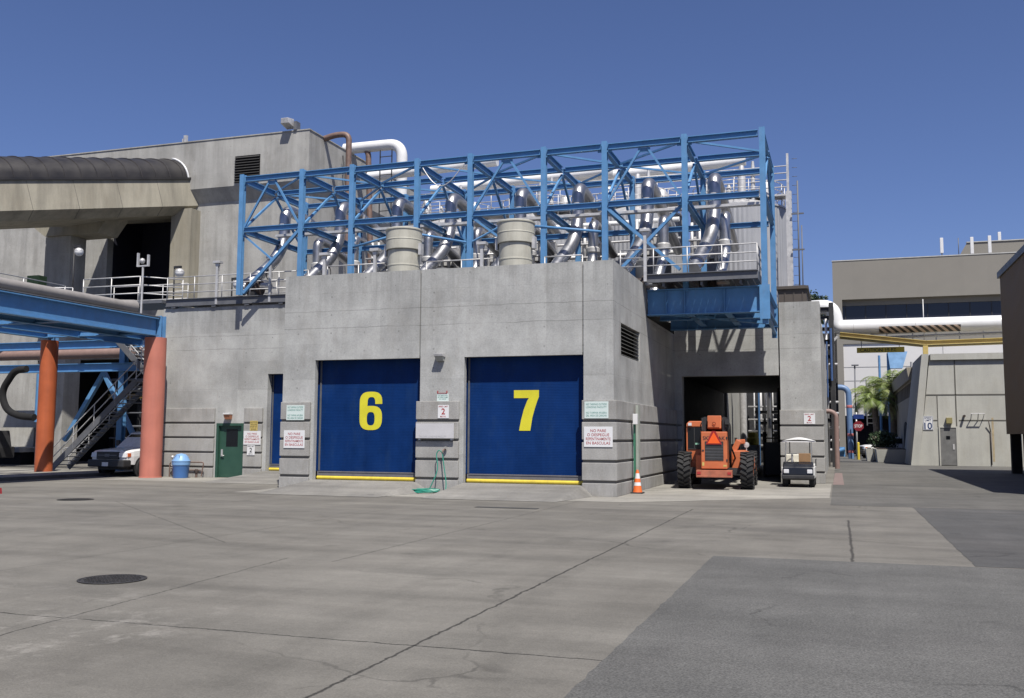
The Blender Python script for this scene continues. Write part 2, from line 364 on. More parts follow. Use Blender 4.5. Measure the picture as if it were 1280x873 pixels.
ORIGIN = {}
def obj(name, mb, m, parent=None, bevel=0., label=None):
    o0 = Vector((0, 0, 0)); q = parent
    while q is not None and q.parent is not None: q = q.parent
    if q is not None: o0 = ORIGIN[q.name]
    me = bpy.data.meshes.new(name)
    me.from_pydata([tuple(v - o0) for v in mb.v], [], mb.f); me.update()
    me.polygons.foreach_set('use_smooth', mb.sm)
    if bevel:
        import bmesh
        bm = bmesh.new(); bm.from_mesh(me)
        bmesh.ops.recalc_face_normals(bm, faces=bm.faces)
        es = [e for e in bm.edges if len(e.link_faces) == 2 and e.calc_face_angle(0) > .6]
        bmesh.ops.bevel(bm, geom=es, offset=bevel, segments=2, affect='EDGES', profile=.6, clamp_overlap=True)
        bm.to_mesh(me); bm.free()
    else:
        import bmesh
        bm = bmesh.new(); bm.from_mesh(me); bmesh.ops.recalc_face_normals(bm, faces=bm.faces)
        for e in bm.edges:
            if len(e.link_faces) == 2 and e.calc_face_angle(0) > .65: e.smooth = False
        bm.to_mesh(me); bm.free()
    me.materials.append(m)
    o = bpy.data.objects.new(name, me); COL.objects.link(o)
    if parent is not None: o.parent = parent
    if label: o['label'] = label
    return o

def thing(name, loc, label, cat, group=None):
    o = bpy.data.objects.new(name, None); COL.objects.link(o); o.location = loc; o.empty_display_size = .2
    o['label'] = label; o['category'] = cat
    if group: o['group'] = group
    ORIGIN[o.name] = Vector(loc); return o

def tag(o, label, cat, group=None):
    o['label'] = label; o['category'] = cat
    if group: o['group'] = group
    return o

def solo(name, mb, m, loc, label, cat, group=None, bevel=0.):
    """a thing that is one mesh; its origin sits at loc"""
    for i, v in enumerate(mb.v): mb.v[i] = v - Vector(loc)
    o = obj(name, mb, m, None, bevel); o.location = loc
    ORIGIN[o.name] = Vector(loc)
    return tag(o, label, cat, group)

def struct(name, mb, m):
    o = obj(name, mb, m); o['kind'] = 'structure'; return o

def dup(root, loc, label, rotz=None, group=None):
    r = root.copy(); COL.objects.link(r); r.location = loc; r['label'] = label
    if rotz is not None: r.rotation_euler = (0, 0, rotz)
    if group: r['group'] = group
    for ch in list(root.children):
        c = ch.copy(); COL.objects.link(c); c.parent = r
        for g in list(ch.children):
            d = g.copy(); COL.objects.link(d); d.parent = c
    ORIGIN[r.name] = Vector(loc)
    return r

def glyphs(lines, xc, y, zc, width, height, bold=.0, gap=1.25, aspect=None):
    """text block facing -Y, fitted to width x height, as a mesh builder"""
    mb = MB(); n = len(lines); lh = height / (n * gap - (gap - 1)) if n > 1 else height
    for i, t in enumerate(lines):
        if not t: continue
        cu = bpy.data.curves.new('lettering', 'FONT'); cu.body = t; cu.size = 1; cu.offset = bold; cu.resolution_u = 4
        ob = bpy.data.objects.new('lettering', cu); COL.objects.link(ob)
        bpy.context.view_layer.update()
        me = bpy.data.meshes.new_from_object(ob.evaluated_get(bpy.context.evaluated_depsgraph_get()))
        bpy.data.objects.remove(ob); bpy.data.curves.remove(cu)
        xs = [v.co.x for v in me.vertices]; ys = [v.co.y for v in me.vertices]
        x0, x1 = min(xs), max(xs); y0, y1 = 0, .69
        sz = lh / .69; sx = sz
        if (x1 - x0) * sx > width: sx = width / (x1 - x0)
        if aspect: sx = min(sz * aspect, width / (x1 - x0))
        top = zc + height / 2 - i * lh * gap
        vs = [(xc + (v.co.x - (x0 + x1) / 2) * sx, y, top - lh + v.co.y * sz) for v in me.vertices]
        mb.add(vs, [list(p.vertices) for p in me.polygons]); bpy.data.meshes.remove(me)
    return mb

# ================================================================== SETTING
struct('ground', MB().sheet([(-600, -80), (600, -80), (600, 900), (-600, 900)], -.03), BACKG)
struct('concrete_lot', MB().sheet([(-80, -15), (80, -15), (80, 27.2), (80, 140), (-80, 140)], 0), LOT)
def ragged(pts, amp=.006, step=.16):
    out = []
    for i in range(len(pts)):
        a, b = Vector(pts[i]), Vector(pts[(i + 1) % len(pts)]); k = max(1, min(160, int((b - a).length / step)))
        for j in range(k):
            p = a.lerp(b, j / k); out.append((p.x + random.gauss(0, amp), p.y + random.gauss(0, amp)))
    return out
struct('asphalt_patch', MB().sheet(ragged([(-1.82, -15), (30, -15), (30, 15.02), (-1.82, 15.02)]), .004), ASPH)
struct('asphalt_patch', MB().sheet(ragged([(1.76, 15.1), (40, 15.1), (40, 27.2), (1.76, 27.2)]), .004), ASPH2)
struct('concrete_apron', MB().sheet([(-27.2, 31.0), (-17.7, 31.0), (-17.7, 26.0), (-5.6, 26.2), (-.3, 30.5), (-.3, 39.7), (-6, 39.7), (-6, 62), (-1.9, 62), (-1.9, 39.7), (-27.2, 39.7)], .004), APRON)
struct('road', MB().sheet([(-.25, 27.3), (60, 27.3), (60, 140), (-.25, 140)], .004), ground_mat('road concrete', (.11, .107, .10), (.135, .13, .12), .1, .14))
struct('painted_line', MB().sheet([(-.25, 39), (.15, 39), (.12, 52), (-.22, 52)], .008), REDK)

def ramp(x0, x1, yf, yb, z, fl, fr):
    mb = MB()
    vs = [(x0, yb, z), (x1, yb, z), (x1, yf, .008), (x0 - fl * .2, yf, .008), (x0 - fl, yb - .1, .008), (x1 + fr, yb - .1, .008), (x1 + fr * .2, yf + .4, .008),
          (x0, yb + .25, z), (x1, yb + .25, z)]
    return mb.add(vs, [(0, 3, 2, 1), (0, 4, 3), (1, 2, 6, 5), (0, 1, 8, 7)])
struct('ramp', ramp(-16.36, -12.6, 25.5, 28.42, .31, 1.1, .5), RAMPM)
struct('ramp', ramp(-11.06, -7.26, 25.5, 28.42, .31, .6, .35), RAMPM)
struct('ramp', ramp(-21.94, -18.1, 30.6, 34.42, .31, 1.2, .5), RAMPM)
for (cx, cy, w, lab) in ((-8.43, 9.95, .40, 'round cast iron manhole cover in the foreground concrete'), (-19.45, 21.4, .46, 'dark iron manhole cover farther off at the left of the lot')):
    t = thing('manhole_cover', (cx, cy, .005), lab, 'manhole cover', 'manhole covers in the lot')
    obj('frame_ring', MB().lathe((cx, cy, .006), [(w, 0), (w, .006), (w * .93, .006), (w * .93, 0)], 40), IRON, t)
    mb = MB().lathe((cx, cy, .006), [(w * .92, 0), (w * .92, .004), (.001, .004)], 40)
    for i in range(-6, 7):
        for j in range(-6, 7):
            if math.hypot(i, j) < 6.2: mb.box(cx + i * w * .135 - .012, cx + i * w * .135 + .012, cy + j * w * .135 - .012, cy + j * w * .135 + .012, .01, .016)
    obj('lid', mb, IRON, t)
solo('drain_grate', MB().box(-8.6, -7.0, 22.9, 23.15, .004, .012), mat('drain iron', (.06, .06, .06), .7), (-7.8, 23, 0), 'long dark drain patch in the lot before door seven', 'drain')
struct('kerb', MB().box(-60, -29.3, 24, 36, -.02, .12), KERBC)
struct('pavement', MB().sheet([(-60, 24.3), (-29.6, 24.3), (-29.6, 36), (-60, 36)], .124), APRON)

# ================================================================== DOCK BUILDING
YU, YP, TOP = 28.44, 28.34, 7.06
dk = thing('dock_building', (-14, 28.5, 0), 'grey concrete loading dock building with doors 6 and 7', 'building')
DO = Vector((-14, 28.5, 0))
T = .2
fw = MB()
fw.box(-17.53, -16.33, YU, YU + T, 0, TOP); fw.box(-16.33, -12.60, YU, YU + T, 4.22, TOP)
fw.box(-12.555, -11.06, YU, YU + T, 0, TOP); fw.box(-11.06, -7.265, YU, YU + T, 4.22, TOP); fw.box(-7.22, -6.30, YU, YU + T, 0, TOP)
fw.box(-17.53, -6.5, YU + .06, YU + T + .1, 4.3, TOP - .02)
obj('front_wall', fw, CONC, dk)
# side wall with a hole for the louvre
sw = MB(); XS = -6.30
sw.box(XS - .3, XS, YU + T, 29.5, 0, TOP); sw.box(XS - .3, XS, 32.56, 33.8, 0, TOP)
sw.box(XS - .3, XS, 29.5, 32.56, 0, 4.27); sw.box(XS - .3, XS, 29.5, 32.56, 5.27, TOP); sw.box(XS - .3, XS, 33.8, 39.9, 0, 5.95)
obj('side_wall', sw, CONC, dk)
lv = MB().box(XS - .28, XS - .22, 29.5, 32.56, 4.27, 5.27)
lvo = obj('louver', lv, BLACK, dk)
mb = MB()
for i in range(8):
    z = 4.3 + i * .12; mb.hexa([(XS - .2, 29.52, z + .07), (XS - .03, 29.52, z), (XS - .2, 32.54, z + .07), (XS - .03, 32.54, z), (XS - .2, 29.52, z + .085), (XS - .03, 29.52, z + .015), (XS - .2, 32.54, z + .085), (XS - .03, 32.54, z + .015)])
obj('slat', mb, mat('louver slat', (.22, .22, .20), .6), lvo)
# left wall
lw = MB(); YB = 34.45
lw.box(-27.15, -24.30, YB, YB + .3, 0, TOP); lw.box(-24.3, -23.0, YB, YB + .3, 2.22, TOP); lw.box(-23.0, -21.94, YB, YB + .3, 0, TOP)
lw.box(-21.94, -18.1, YB, YB + .3, 4.22, TOP); lw.box(-18.1, -17.53, YB, YB + .3, 0, TOP)
lw.box(-27.15, -26.85, YB + .3, 61, 0, TOP)
obj('left_wall', lw, CONC, dk)
ww = MB().box(-17.53, -17.2, YU + T, YB, 0, TOP); obj('return_wall', ww, CONC, dk)
# passage wall and pier
YD = 39.9
pw = MB(); pw.box(XS, -6.0, YD, YD + .5, 0, 4.22); pw.box(XS, -2.18, YD, YD + .5, 4.22, TOP)
obj('passage_wall', pw, CONC, dk)
pr = MB().box(-2.13, -.58, YD - .05, 41.3, 0, TOP + .05); pr.box(-.9, -.6, 41.3, 61, 0, TOP - .3)
obj('pier', pr, CONC, dk)
# proud base courses with grooves
CR = [(0, .39), (.47, .99), (1.07, 1.59), (1.67, 2.19), (2.27, 2.84)]
def base(x0, x1, y0, y1):
    bs = MB()
    for a, b in CR: bs.box(x0, x1, y0, y1, a, b)
    obj('base_course', bs, BASEC, dk, bevel=.018)
def core(x0, x1, y0, y1): obj('base_groove', MB().box(x0, x1, y0, y1, .02, 2.8), GROOVE, dk)
base(-17.53, -16.44, YP, YU); core(-17.51, -16.46, YP + .05, YU)
base(-12.64, -11.2, YP, YU); core(-12.62, -11.22, YP + .05, YU)
base(-7.25, -6.2, YP, YU); core(-7.23, -6.25, YP + .05, YU)
base(XS, -6.2, YU, YD - .1); core(XS, -6.25, YU, YD - .1)
base(-26.98, -24.37, YB - .1, YB); core(-26.96, -24.39, YB - .05, YB)
base(-22.95, -22.1, YB - .1, YB); core(-22.93, -22.12, YB - .05, YB)
base(-6.2, -6.0, YD - .1, YD); core(-6.2, -6.02, YD - .05, YD)
base(-2.17, -.52, YD - .15, YD - .05); core(-2.15, -.54, YD - .1, YD - .05)
base(-.58, -.52, YD - .05, 41.3)

rf = MB(); rf.box(-17.2, XS - .3, YU + T, 61, 6.5, 6.8); rf.box(-26.85, -17.2, YB + .3, 61, 6.5, 6.8); rf.box(XS - .3, -.9, YD + .5, 61, 6.5, 6.8)
obj('roof', rf, mat('roof membrane', (.25, .25, .25), .9), dk)
# dark interiors behind the doors, tunnel
for bx in ((-17.1, XS - .35, 29.1, 29.2, 0, 6.4), (-26.8, -17.6, 35.2, 35.3, 0, 6.4)): obj('inner_wall', MB().box(*bx), DARK, dk)
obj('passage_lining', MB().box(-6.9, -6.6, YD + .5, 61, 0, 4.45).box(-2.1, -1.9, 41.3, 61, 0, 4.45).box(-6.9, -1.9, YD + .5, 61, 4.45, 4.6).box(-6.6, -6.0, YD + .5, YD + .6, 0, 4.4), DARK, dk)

def digit(ch, x0, x1, z0, z1):
    w, h = x1 - x0, z1 - z0
    if ch == '7':
        poly = [[(0, 1), (1, 1), (1, .835), (.93, .72), (.84, .55), (.74, .32), (.66, 0), (.215, 0), (.29, .26), (.40, .52), (.53, .73), (.60, .805), (0, .805)]]
        holes = []
    mb = MB()
    if ch == '7':
        mb.prism([(x0 + u * w, z0 + v * h) for u, v in poly[0]], 'Y', 0, .006)
    else:
        # outline of a heavy grotesque 6: thick ring for the bowl and a bent stem
        def q(u, v): return (x0 + u * w, z0 + v * h)
        n = 30
        def rr(cx, cy, a, b, p, t0, t1, m):
            return [(cx + a * abs(math.cos(t)) ** (2 / p) * (1 if math.cos(t) > 0 else -1), cy + b * abs(math.sin(t)) ** (2 / p) * (1 if math.sin(t) > 0 else -1)) for t in [t0 + (t1 - t0) * k / m for k in range(m + 1)]]
        # full outer body and stem as strips: outer contour left side + top hook, inner counters
        out = rr(.5, .315, .5, .315, 2.8, 0, 2 * math.pi, n); inn = rr(.5, .295, .175, .175, 2.8, 0, 2 * math.pi, n)
        for k in range(n):
            a, b, c, d = out[k], out[k + 1], inn[k + 1], inn[k]
            mb.prism([q(*a), q(*b), q(*c), q(*d)], 'Y', 0, .006)
        o2 = [(0, .32)] + rr(.5, .70, .5, .30, 2.8, math.pi, 0, n)[0:] ; i2 = [(.33, .50)] + rr(.52, .72, .17, .14, 2.6, math.pi, 0, n)
        for k in range(n + 1):
            mb.prism([q(*o2[k]), q(*o2[k + 1]), q(*i2[k + 1]), q(*i2[k])], 'Y', .0005, .0065)
        mb.prism([q(.69, .735), q(.69, .68), q(1, .68), q(1, .735)], 'Y', .0007, .0067)
    return mb
def shift(mb, dx=0, dy=0, dz=0):
    for i, v in enumerate(mb.v): mb.v[i] = v + Vector((dx, dy, dz))
    return mb

def dock_door(x0, x1, y, num, nx0, nx1, lab):
    d = obj('dock_door', MB().box(x0 - .25, x1 + .25, y, y + .05, .58, 4.5), DOORB, dk, label=lab)
    ed = MB().box(x0 + .04, x1 - .002, y - .16, y - .02, .44, .585); ed.box(x0 + .1, x1 - .05, y - .175, y - .165, .555, .585)
    obj('edge_bar', ed, mat('grey rubber edge', (.16, .155, .165), .6, var=.12, scale=5), d)
    obj('bumper', MB().tube([(x0 + .04, y - .12, .375), (x1 - .02, y - .12, .375)], .072, 10).box(x0 + .04, x1 - .02, y - .1, y - .02, .305, .44), YEL, d)
    for gx_ in (x0 + .0, x1 - .06): obj('guide_rail', MB().box(gx_ + .002, gx_ + .058, y - .03, y - .003, .6, 4.22), DGREY, d)
    if num: obj('number', shift(digit(num, nx0, nx1, 1.93, 3.18), 0, y - .009), NUMY, d)
dock_door(-16.33, -12.58, YU + .38, '6', -14.86, -14.05, 'blue roll-up door with a yellow 6')
dock_door(-11.06, -7.26, YU + .38, '7', -9.54, -8.73, 'blue roll-up door with a yellow 7')
dock_door(-21.94, -18.1, YB + .38, None, 0, 0, 'plain blue door partly hidden behind the dock corner')
pd = obj('personnel_door', MB().box(-24.19, -23.1, YB + .09, YB + .14, .02, 2.12), GREEN, dk)
mb = MB(); mb.box(-24.3, -24.19, YB - .02, YB + .15, .0, 2.22); mb.box(-23.1, -23.0, YB - .02, YB + .15, .0, 2.22); mb.box(-24.19, -23.1, YB - .02, YB + .15, 2.12, 2.22)
obj('door_frame', mb, GREEN, pd)
mb = MB().box(-23.88, -23.33, YB + .083, YB + .089, 1.27, 1.98); obj('window', mb, GLASS, pd)
mb = MB().box(-24.1, -24.02, YB + .06, YB + .09, .85, 1.15); mb.tube([(-24.06, YB + .03, .9), (-23.92, YB + .03, .9)], .018, 8); mb.tube([(-24.06, YB + .09, .9), (-24.06, YB + .03, .9)], .018, 8); obj('handle', mb, GALV, pd)

# ------------------------------------------------------------------ signs
def sign(name, xc, y, zc, w, h, face, lines, ink, label, cat, group=None, tw=.86, th=.74, bold=.006, extra=None, gap=1.5):
    t = thing(name, (xc, y, zc), label, cat, group)
    p = obj('panel', MB().box(xc - w / 2, xc + w / 2, y - .012, y, zc - h / 2, zc + h / 2), face, t, bevel=.003)
    if lines: obj('lettering', glyphs(lines, xc, y - .0145, zc, w * tw, h * th, bold, gap), ink, t)
    if extra: extra(t)
    return t
NP = ['NO PARE', 'O DESPEGUE', 'REPENTINAMENTE', 'EN BASCULAS']
NT = ['NO TARPING OUTSIDE', 'LOADING FACILITY', '', 'NO TARPAR AFUERA', 'DEL AREA DE CARGAR']
GN = 'white signs with red Spanish lettering'
sign('warning_sign', -6.745, YP - .01, 1.755, .87, .60, SIGNW, NP, RED, 'white sign in red Spanish on the corner pier right of door 7', 'sign', GN)
sign('warning_sign', -16.98, YP - .01, 1.62, .78, .58, SIGNW, NP, RED, 'white sign in red Spanish on the pier left of door 6', 'sign', GN)
sign('warning_sign', -22.52, YB - .11, 1.63, .80, .55, SIGNW, NP, RED, 'white sign in red Spanish beside the green door', 'sign', GN)
GT = 'pale green loading notices'
sign('notice_sign', -6.80, YP - .01, 2.55, .73, .50, SIGNG, NT, TEAL, 'pale green notice high on the corner pier right of door 7', 'sign', GT, th=.78, bold=.0)
sign('notice_sign', -16.96, YP - .01, 2.49, .67, .49, SIGNG, NT, TEAL, 'pale green notice high on the pier left of door 6', 'sign', GT, th=.84, bold=.004)
GS = 'speed limit 2 signs'
def speed(xc, y, zc, w, h, lab, c2=RED, num='2', c3=None):
    t = thing('speed_limit_sign', (xc, y, zc), lab, 'sign', GS)
    obj('panel', MB().box(xc - w / 2, xc + w / 2, y - .012, y, zc - h / 2, zc + h / 2), SIGNW, t, bevel=.003)
    mb = glyphs(['SPEED LIMIT'], xc, y - .0145, zc + h * .39, w * .86, h * .11, .006)
    n2 = glyphs([num], xc, y - .0145, zc + h * .02, w * .7, h * .44, .02)
    mb.add(n2.v, n2.f); n3 = glyphs(['M.P.H.'], xc, y - .0145, zc - h * .37, w * .7, h * .13, .008); mb.add(n3.v, n3.f)
    obj('lettering', mb, c2, t); return t
speed(-11.70, YP - .01, 2.51, .37, .41, 'white speed limit 2 sign on the pier between doors 6 and 7')
speed(-1.06, YD - .16, 2.50, .42, .42, 'white speed limit 2 sign on the pier above the golf cart')
speed(-22.56, YB - .11, 1.13, .36, .40, 'small white speed limit 2 sign under the Spanish sign by green door', INK)
sign('warning_sign', -22.46, YB - .11, 2.12, .36, .40, SIGNY, ['NOTICE', 'TRUCKS', 'STOP AT', 'SCALE'], INK, 'small amber notice above the white sign by green door', 'sign', None, th=.84, bold=.004)
def brk(t):
    obj('bracket', MB().box(-11.95, -11.615, YU - .03, YU - .02, 3.085, 3.10), RED, t)
    for bx in (-11.95, -11.64): obj('bracket', MB().box(bx, bx + .025, YU - .03, YU - .006, 3.10, 3.17), RED, t)
sign('notice_sign', -11.77, YU - .004, 2.96, .40, .24, SIGNG, ['NO SMOKING', 'OR OPEN FLAME', 'ON DOCK'], TEAL, 'tiny pale plate above the speed sign between doors 6 and 7', 'sign', None, bold=.003, extra=brk, th=.6)
t = thing('board', (-11.95, YP - .01, 1.82), 'blank pale grey board on the pier between doors 6 and 7', 'board')
obj('panel', MB().box(-12.58, -11.30, YP - .13, YP - .1, 1.68, 2.14), GREYB, t, bevel=.004)
obj('lettering', glyphs(['TRUCKS LOADING FACILITY'], -12.0, YP - .1325, 1.735, .95, .05, .004), GALV, t)
for bx in (-12.5, -11.42): obj('bracket', MB().box(bx, bx + .06, YP - .1, YP, 1.62, 2.1), GALV, t)

# ------------------------------------------------------------------ small wall things
t = thing('wall_light', (-11.86, YU, 4.1), 'grey wedge wall light on the pier between doors 6 and 7', 'wall light')
obj('housing', MB().hexa([(-12.0, YU - .24, 4.25), (-11.7, YU - .24, 4.25), (-12.0, YU, 4.22), (-11.7, YU, 4.22), (-12.0, YU - .26, 4.33), (-11.7, YU - .26, 4.33), (-12.0, YU, 4.36), (-11.7, YU, 4.36)]), GALV, t, bevel=.008)
obj('lens', MB().hexa([(-11.97, YU - .10, 4.10), (-11.73, YU - .10, 4.10), (-11.97, YU - .005, 4.10), (-11.73, YU - .005, 4.10), (-11.98, YU - .23, 4.246), (-11.72, YU - .23, 4.246), (-11.98, YU - .005, 4.216), (-11.72, YU - .005, 4.216)]), mat('light lens', (.35, .36, .34), .3), t)
t = thing('wall_light', (-23.68, YB, 2.4), 'rusty orange box light above the green door', 'wall light')
obj('housing', MB().box(-23.86, -23.55, YB - .24, YB, 2.58, 2.64), WHITE, t); obj('lens', MB().hexa([(-23.82, YB - .16, 2.38), (-23.58, YB - .16, 2.38), (-23.82, YB, 2.38), (-23.58, YB, 2.38), (-23.85, YB - .22, 2.577), (-23.56, YB - .22, 2.577), (-23.85, YB, 2.577), (-23.56, YB, 2.577)]), mat('orange lens', (.42, .17, .09), .4), t)
# hose and tap
t = thing('garden_hose', (-11.9, 27.9, 0), 'green garden hose hung from a tap and coiled on the ground', 'hose')
pts = []
for k in range(110):
    a = k * .38; rr_ = .40 + .045 * math.sin(k * .7) + .02 * math.sin(k * 2.1)
    pts.append((-12.12 + rr_ * 1.25 * math.cos(a), 27.78 + .28 * rr_ * 1.6 * math.sin(a), .02 + .001 * k + .008 * (1 + math.sin(k))))
obj('coil', MB().tube(pts, .017, 6), HOSE, t)
obj('hanging_length', MB().tube(fillet([(-11.45, 27.98, .1), (-11.48, 28.1, .3), (-11.68, 28.22, 1.25), (-11.78, 28.2, 1.33), (-11.86, 28.18, 1.2), (-11.75, 28.1, .7), (-11.98, 27.95, .12)], .3, 6), .017, 6), HOSE, t)
t = thing('tap', (-11.66, YP, 1.3), 'small dark tap with a wheel on the pier holding the hose', 'tap')
obj('body', MB().tube([(-11.62, YP, 1.34), (-11.62, YP - .12, 1.34), (-11.66, YP - .16, 1.26)], .025, 8), BROWNP, t); obj('wheel', MB().lathe((-11.58, YP - .1, 1.42), [(.001, 0), (.05, 0), (.055, .012), (.001, .014)], 12), GALV, t)
# bin
t = thing('trash_bin', (-25.26, 33.5, 0), 'blue round litter bin with domed lid by the wall', 'bin')
obj('body', MB().lathe((-25.26, 33.5, 0), [(.001, .0), (.29, 0), (.30, .03), (.335, .62), (.345, .64)], 28), BIN, t)
obj('bag', MB().lathe((-25.26, 33.5, 0), [(.352, .52), (.36, .6), (.355, .655), (.33, .66)], 22), BINL, t)
ld = obj('lid', MB().lathe((-25.26, 33.5, 0), [(.36, .64), (.37, .69), (.33, .72), (.27, .86), (.18, .95), (.001, .99)], 28), BINL, t)
obj('opening', MB().hexa([(-25.38, 33.22, .80), (-25.14, 33.22, .80), (-25.38, 33.4, .80), (-25.14, 33.4, .80), (-25.36, 33.27, .90), (-25.16, 33.27, .90), (-25.36, 33.4, .90), (-25.16, 33.4, .90)]), NAVY, ld)
# standpipe set
t = thing('standpipe', (-25.9, 34.2, 0), 'rusty water pipes with valves on the wall behind the bin', 'pipework')
mb = MB(); mb.tube(fillet([(-26.3, 34.15, 0), (-26.3, 34.15, .55), (-26.2, 34.15, .62), (-24.0 - .65, 34.15, .62), (-24.75, 34.15, .05)], .08, 4), .025, 8)
mb.tube(fillet([(-26.25, 34.1, .35), (-25.9, 34.1, .3), (-24.75, 34.1, .3)], .05, 3), .022, 8); mb.tube([(-24.95, 34.1, 0), (-24.95, 34.1, .35)], .05, 8); mb.tube([(-26.1, 34.1, .1), (-26.05, 34.1, .62)], .03, 8)
obj('pipe', mb, BROWNP, t)
mb = MB().sphere((-26.1, 34.05, .82), .07).tube([(-26.1, 34.1, .6), (-26.1, 34.1, .8)], .02, 8).box(-26.12, -26.05, 34.0, 34.12, .45, .7); obj('valve', mb, GALV, t)
obj('hydrant_head', MB().lathe((-24.95, 34.1, .2), [(.09, 0), (.09, .1), (.05, .14), (.001, .15)], 10), DARKB, t)
# cone and gauge post
t = thing('traffic_cone', (-6.0, 30.45, 0), 'orange and white traffic cone at the corner pier', 'traffic cone')
obj('base', MB().box(-6.19, -5.81, 30.26, 30.64, 0, .045), RUBBER, t, bevel=.015)
obj('cone', MB().lathe((-6.0, 30.45, .045), [(.15, 0), (.135, .06), (.055, .60), (.028, .69), (.02, .69)], 20), CONE, t)
mb = MB().lathe((-6.0, 30.45, .045), [(.117, .20), (.089, .36)], 20).lathe((-6.0, 30.45, .045), [(.082, .42), (.060, .58)], 20)
obj('collar', mb, WHITE, t)
t = thing('gauge_post', (-6.05, 30.9, 0), 'green and grey posts with a white box behind the cone', 'post')
obj('green_post', MB().box(-6.13, -6.07, 30.5, 30.58, 0, 2.35), PGREEN, t)
obj('grey_post', MB().box(-6.12, -6.04, 30.85, 31.15, 0, 2.77), mat('grey post paint', (.38, .41, .36), .6), t)
obj('box', MB().box(-6.12, -5.98, 30.36, 30.52, 2.15, 2.48), WHITE, t, bevel=.01)

# ================================================================== STEEL FRAME on the roof
CX = [-23.05, -20.25, -18.0, -15.2, -13.0, -10.1, -7.8, -4.92, -2.25]
Y0, YM, Y1 = 33.9, 36.4, 38.9; ZT, ZM = 12.38, 10.1
fr = thing('steel_frame', (-12.6, 36.4, 6.8), 'long blue open steel frame over the silver ducts on the roof', 'steel frame')
def hcol(x, y, z0, z1, w=.195):
    mb = MB(); t = .03
    mb.box(x - w / 2, x + w / 2, y - w / 2, y - w / 2 + t, z0, z1); mb.box(x - w / 2, x + w / 2, y + w / 2 - t, y + w / 2, z0, z1)
    mb.box(x - .015, x + .015, y - w / 2 + t + .002, y + w / 2 - t - .002, z0, z1); return mb
for i, x in enumerate(CX):
    for y in (Y0, Y1):
        z0 = 7.42 if (i == 0 and y == Y0) else 5.6 if i == 8 else 6.8
        obj('column', hcol(x, y, z0, ZT + .05), BLUE, fr)
for i in range(8):
    a, b = CX[i] + .14, CX[i + 1] - .14
    for y in (Y0, YM, Y1):
        h = .22 if y == Y0 else .2
        obj('chord', MB().ibeam((a, y, ZT - .16), (b, y, ZT - .14), h, .2), BLUE, fr)
    for y in (Y0, Y1): obj('chord', MB().ibeam((a, y, ZM), (b, y, ZM), .21, .19), BLUE, fr)
    # plan bracing in the top plane
    s = 1 if i % 2 else -1
    xa, xb = (CX[i], CX[i + 1]) if s > 0 else (CX[i + 1], CX[i])
    obj('brace', MB().bar((xa, Y0 + .1, ZT - .14), (xb, YM - .1, ZT - .14), .07, .07), BLUE, fr)
    obj('brace', MB().bar((xb, YM + .1, ZT - .14), (xa, Y1 - .1, ZT - .14), .07, .07), BLUE, fr)
for i, x in enumerate(CX):
    obj('cross_beam', MB().ibeam((x, Y0 + .15, ZT - .18), (x, YM - .12, ZT - .18), .25, .17), BLUE, fr)
    obj('cross_beam', MB().ibeam((x, YM + .12, ZT - .18), (x, Y1 - .15, ZT - .18), .25, .17), BLUE, fr)
    obj('cross_beam', MB().ibeam((x, Y0 + .15, ZM - .0), (x, Y1 - .15, ZM - .0), .22, .17), BLUE, fr)
    obj('brace', MB().bar((x, Y0 + .15, ZM + .1), (x, YM, ZT - .35), .085, .085), BLUE, fr)
    obj('brace', MB().bar((x, Y1 - .15, ZM + .1), (x, YM, ZT - .35), .085, .085), BLUE, fr)
for i, x in enumerate(CX):
    for z in (ZT - .14, ZM):
        if 0 < i < 8: obj('gusset', MB().box(x - .26, x + .26, Y0 - .004, Y0 + .008, z - .2, z + .09), BLUE, fr)
for i in (0, 4, 6):
    a, b = CX[i], CX[i + 1]; m = (a + b) / 2
    for e, f_ in ((a + .15, m - .12), (b - .15, m + .12)):
        obj('brace', MB().bar((e, Y0, ZM + .15), (f_, Y0, ZT - .3), .075, .075), BLUE, fr)
    obj('gusset', MB().box(m - .22, m + .22, Y0 - .012, Y0 + .012, ZT - .46, ZT - .3), BLUE, fr)
obj('brace', MB().bar((CX[1] - .1, Y0, ZM - .15), (CX[0] + .2, Y0, 7.5), .12, .12), BLUE, fr)
obj('brace', MB().bar((CX[0] + .1, Y0 + .05, ZM - .2), (-21.5, Y0 + .05, 8.75), .07, .07), BLUE, fr)
obj('brace', MB().bar((CX[6] + .1, Y0, ZM - .15), (CX[7] - .2, Y0, 7.6), .11, .11), BLUE, fr)
obj('brace', MB().bar((CX[7] - .1, Y0 + .12, ZM - .15), (CX[6] + .3, Y0 + .12, 7.5), .11, .11), BLUE, fr)
obj('brace', MB().bar((CX[4] + .1, Y0, ZM - .15), (CX[5] - .6, Y0, 8.3), .08, .08), BLUE, fr)
obj('rod', MB().tube([(CX[2], Y0, 9.1), (CX[3] - .5, Y0 - .1, 9.55)], .045, 8), BLUE, fr)
obj('rod', MB().tube([(CX[3] + .1, Y0 - .1, 9.45), (CX[4], Y0, 9.0), (CX[4] + 1.3, Y0, 9.6)], .045, 8), BLUE, fr)
obj('rod', MB().tube([(CX[5] - .6, Y0 - .1, 9.5), (CX[6], Y0, 9.1)], .05, 8), BLUE, fr)
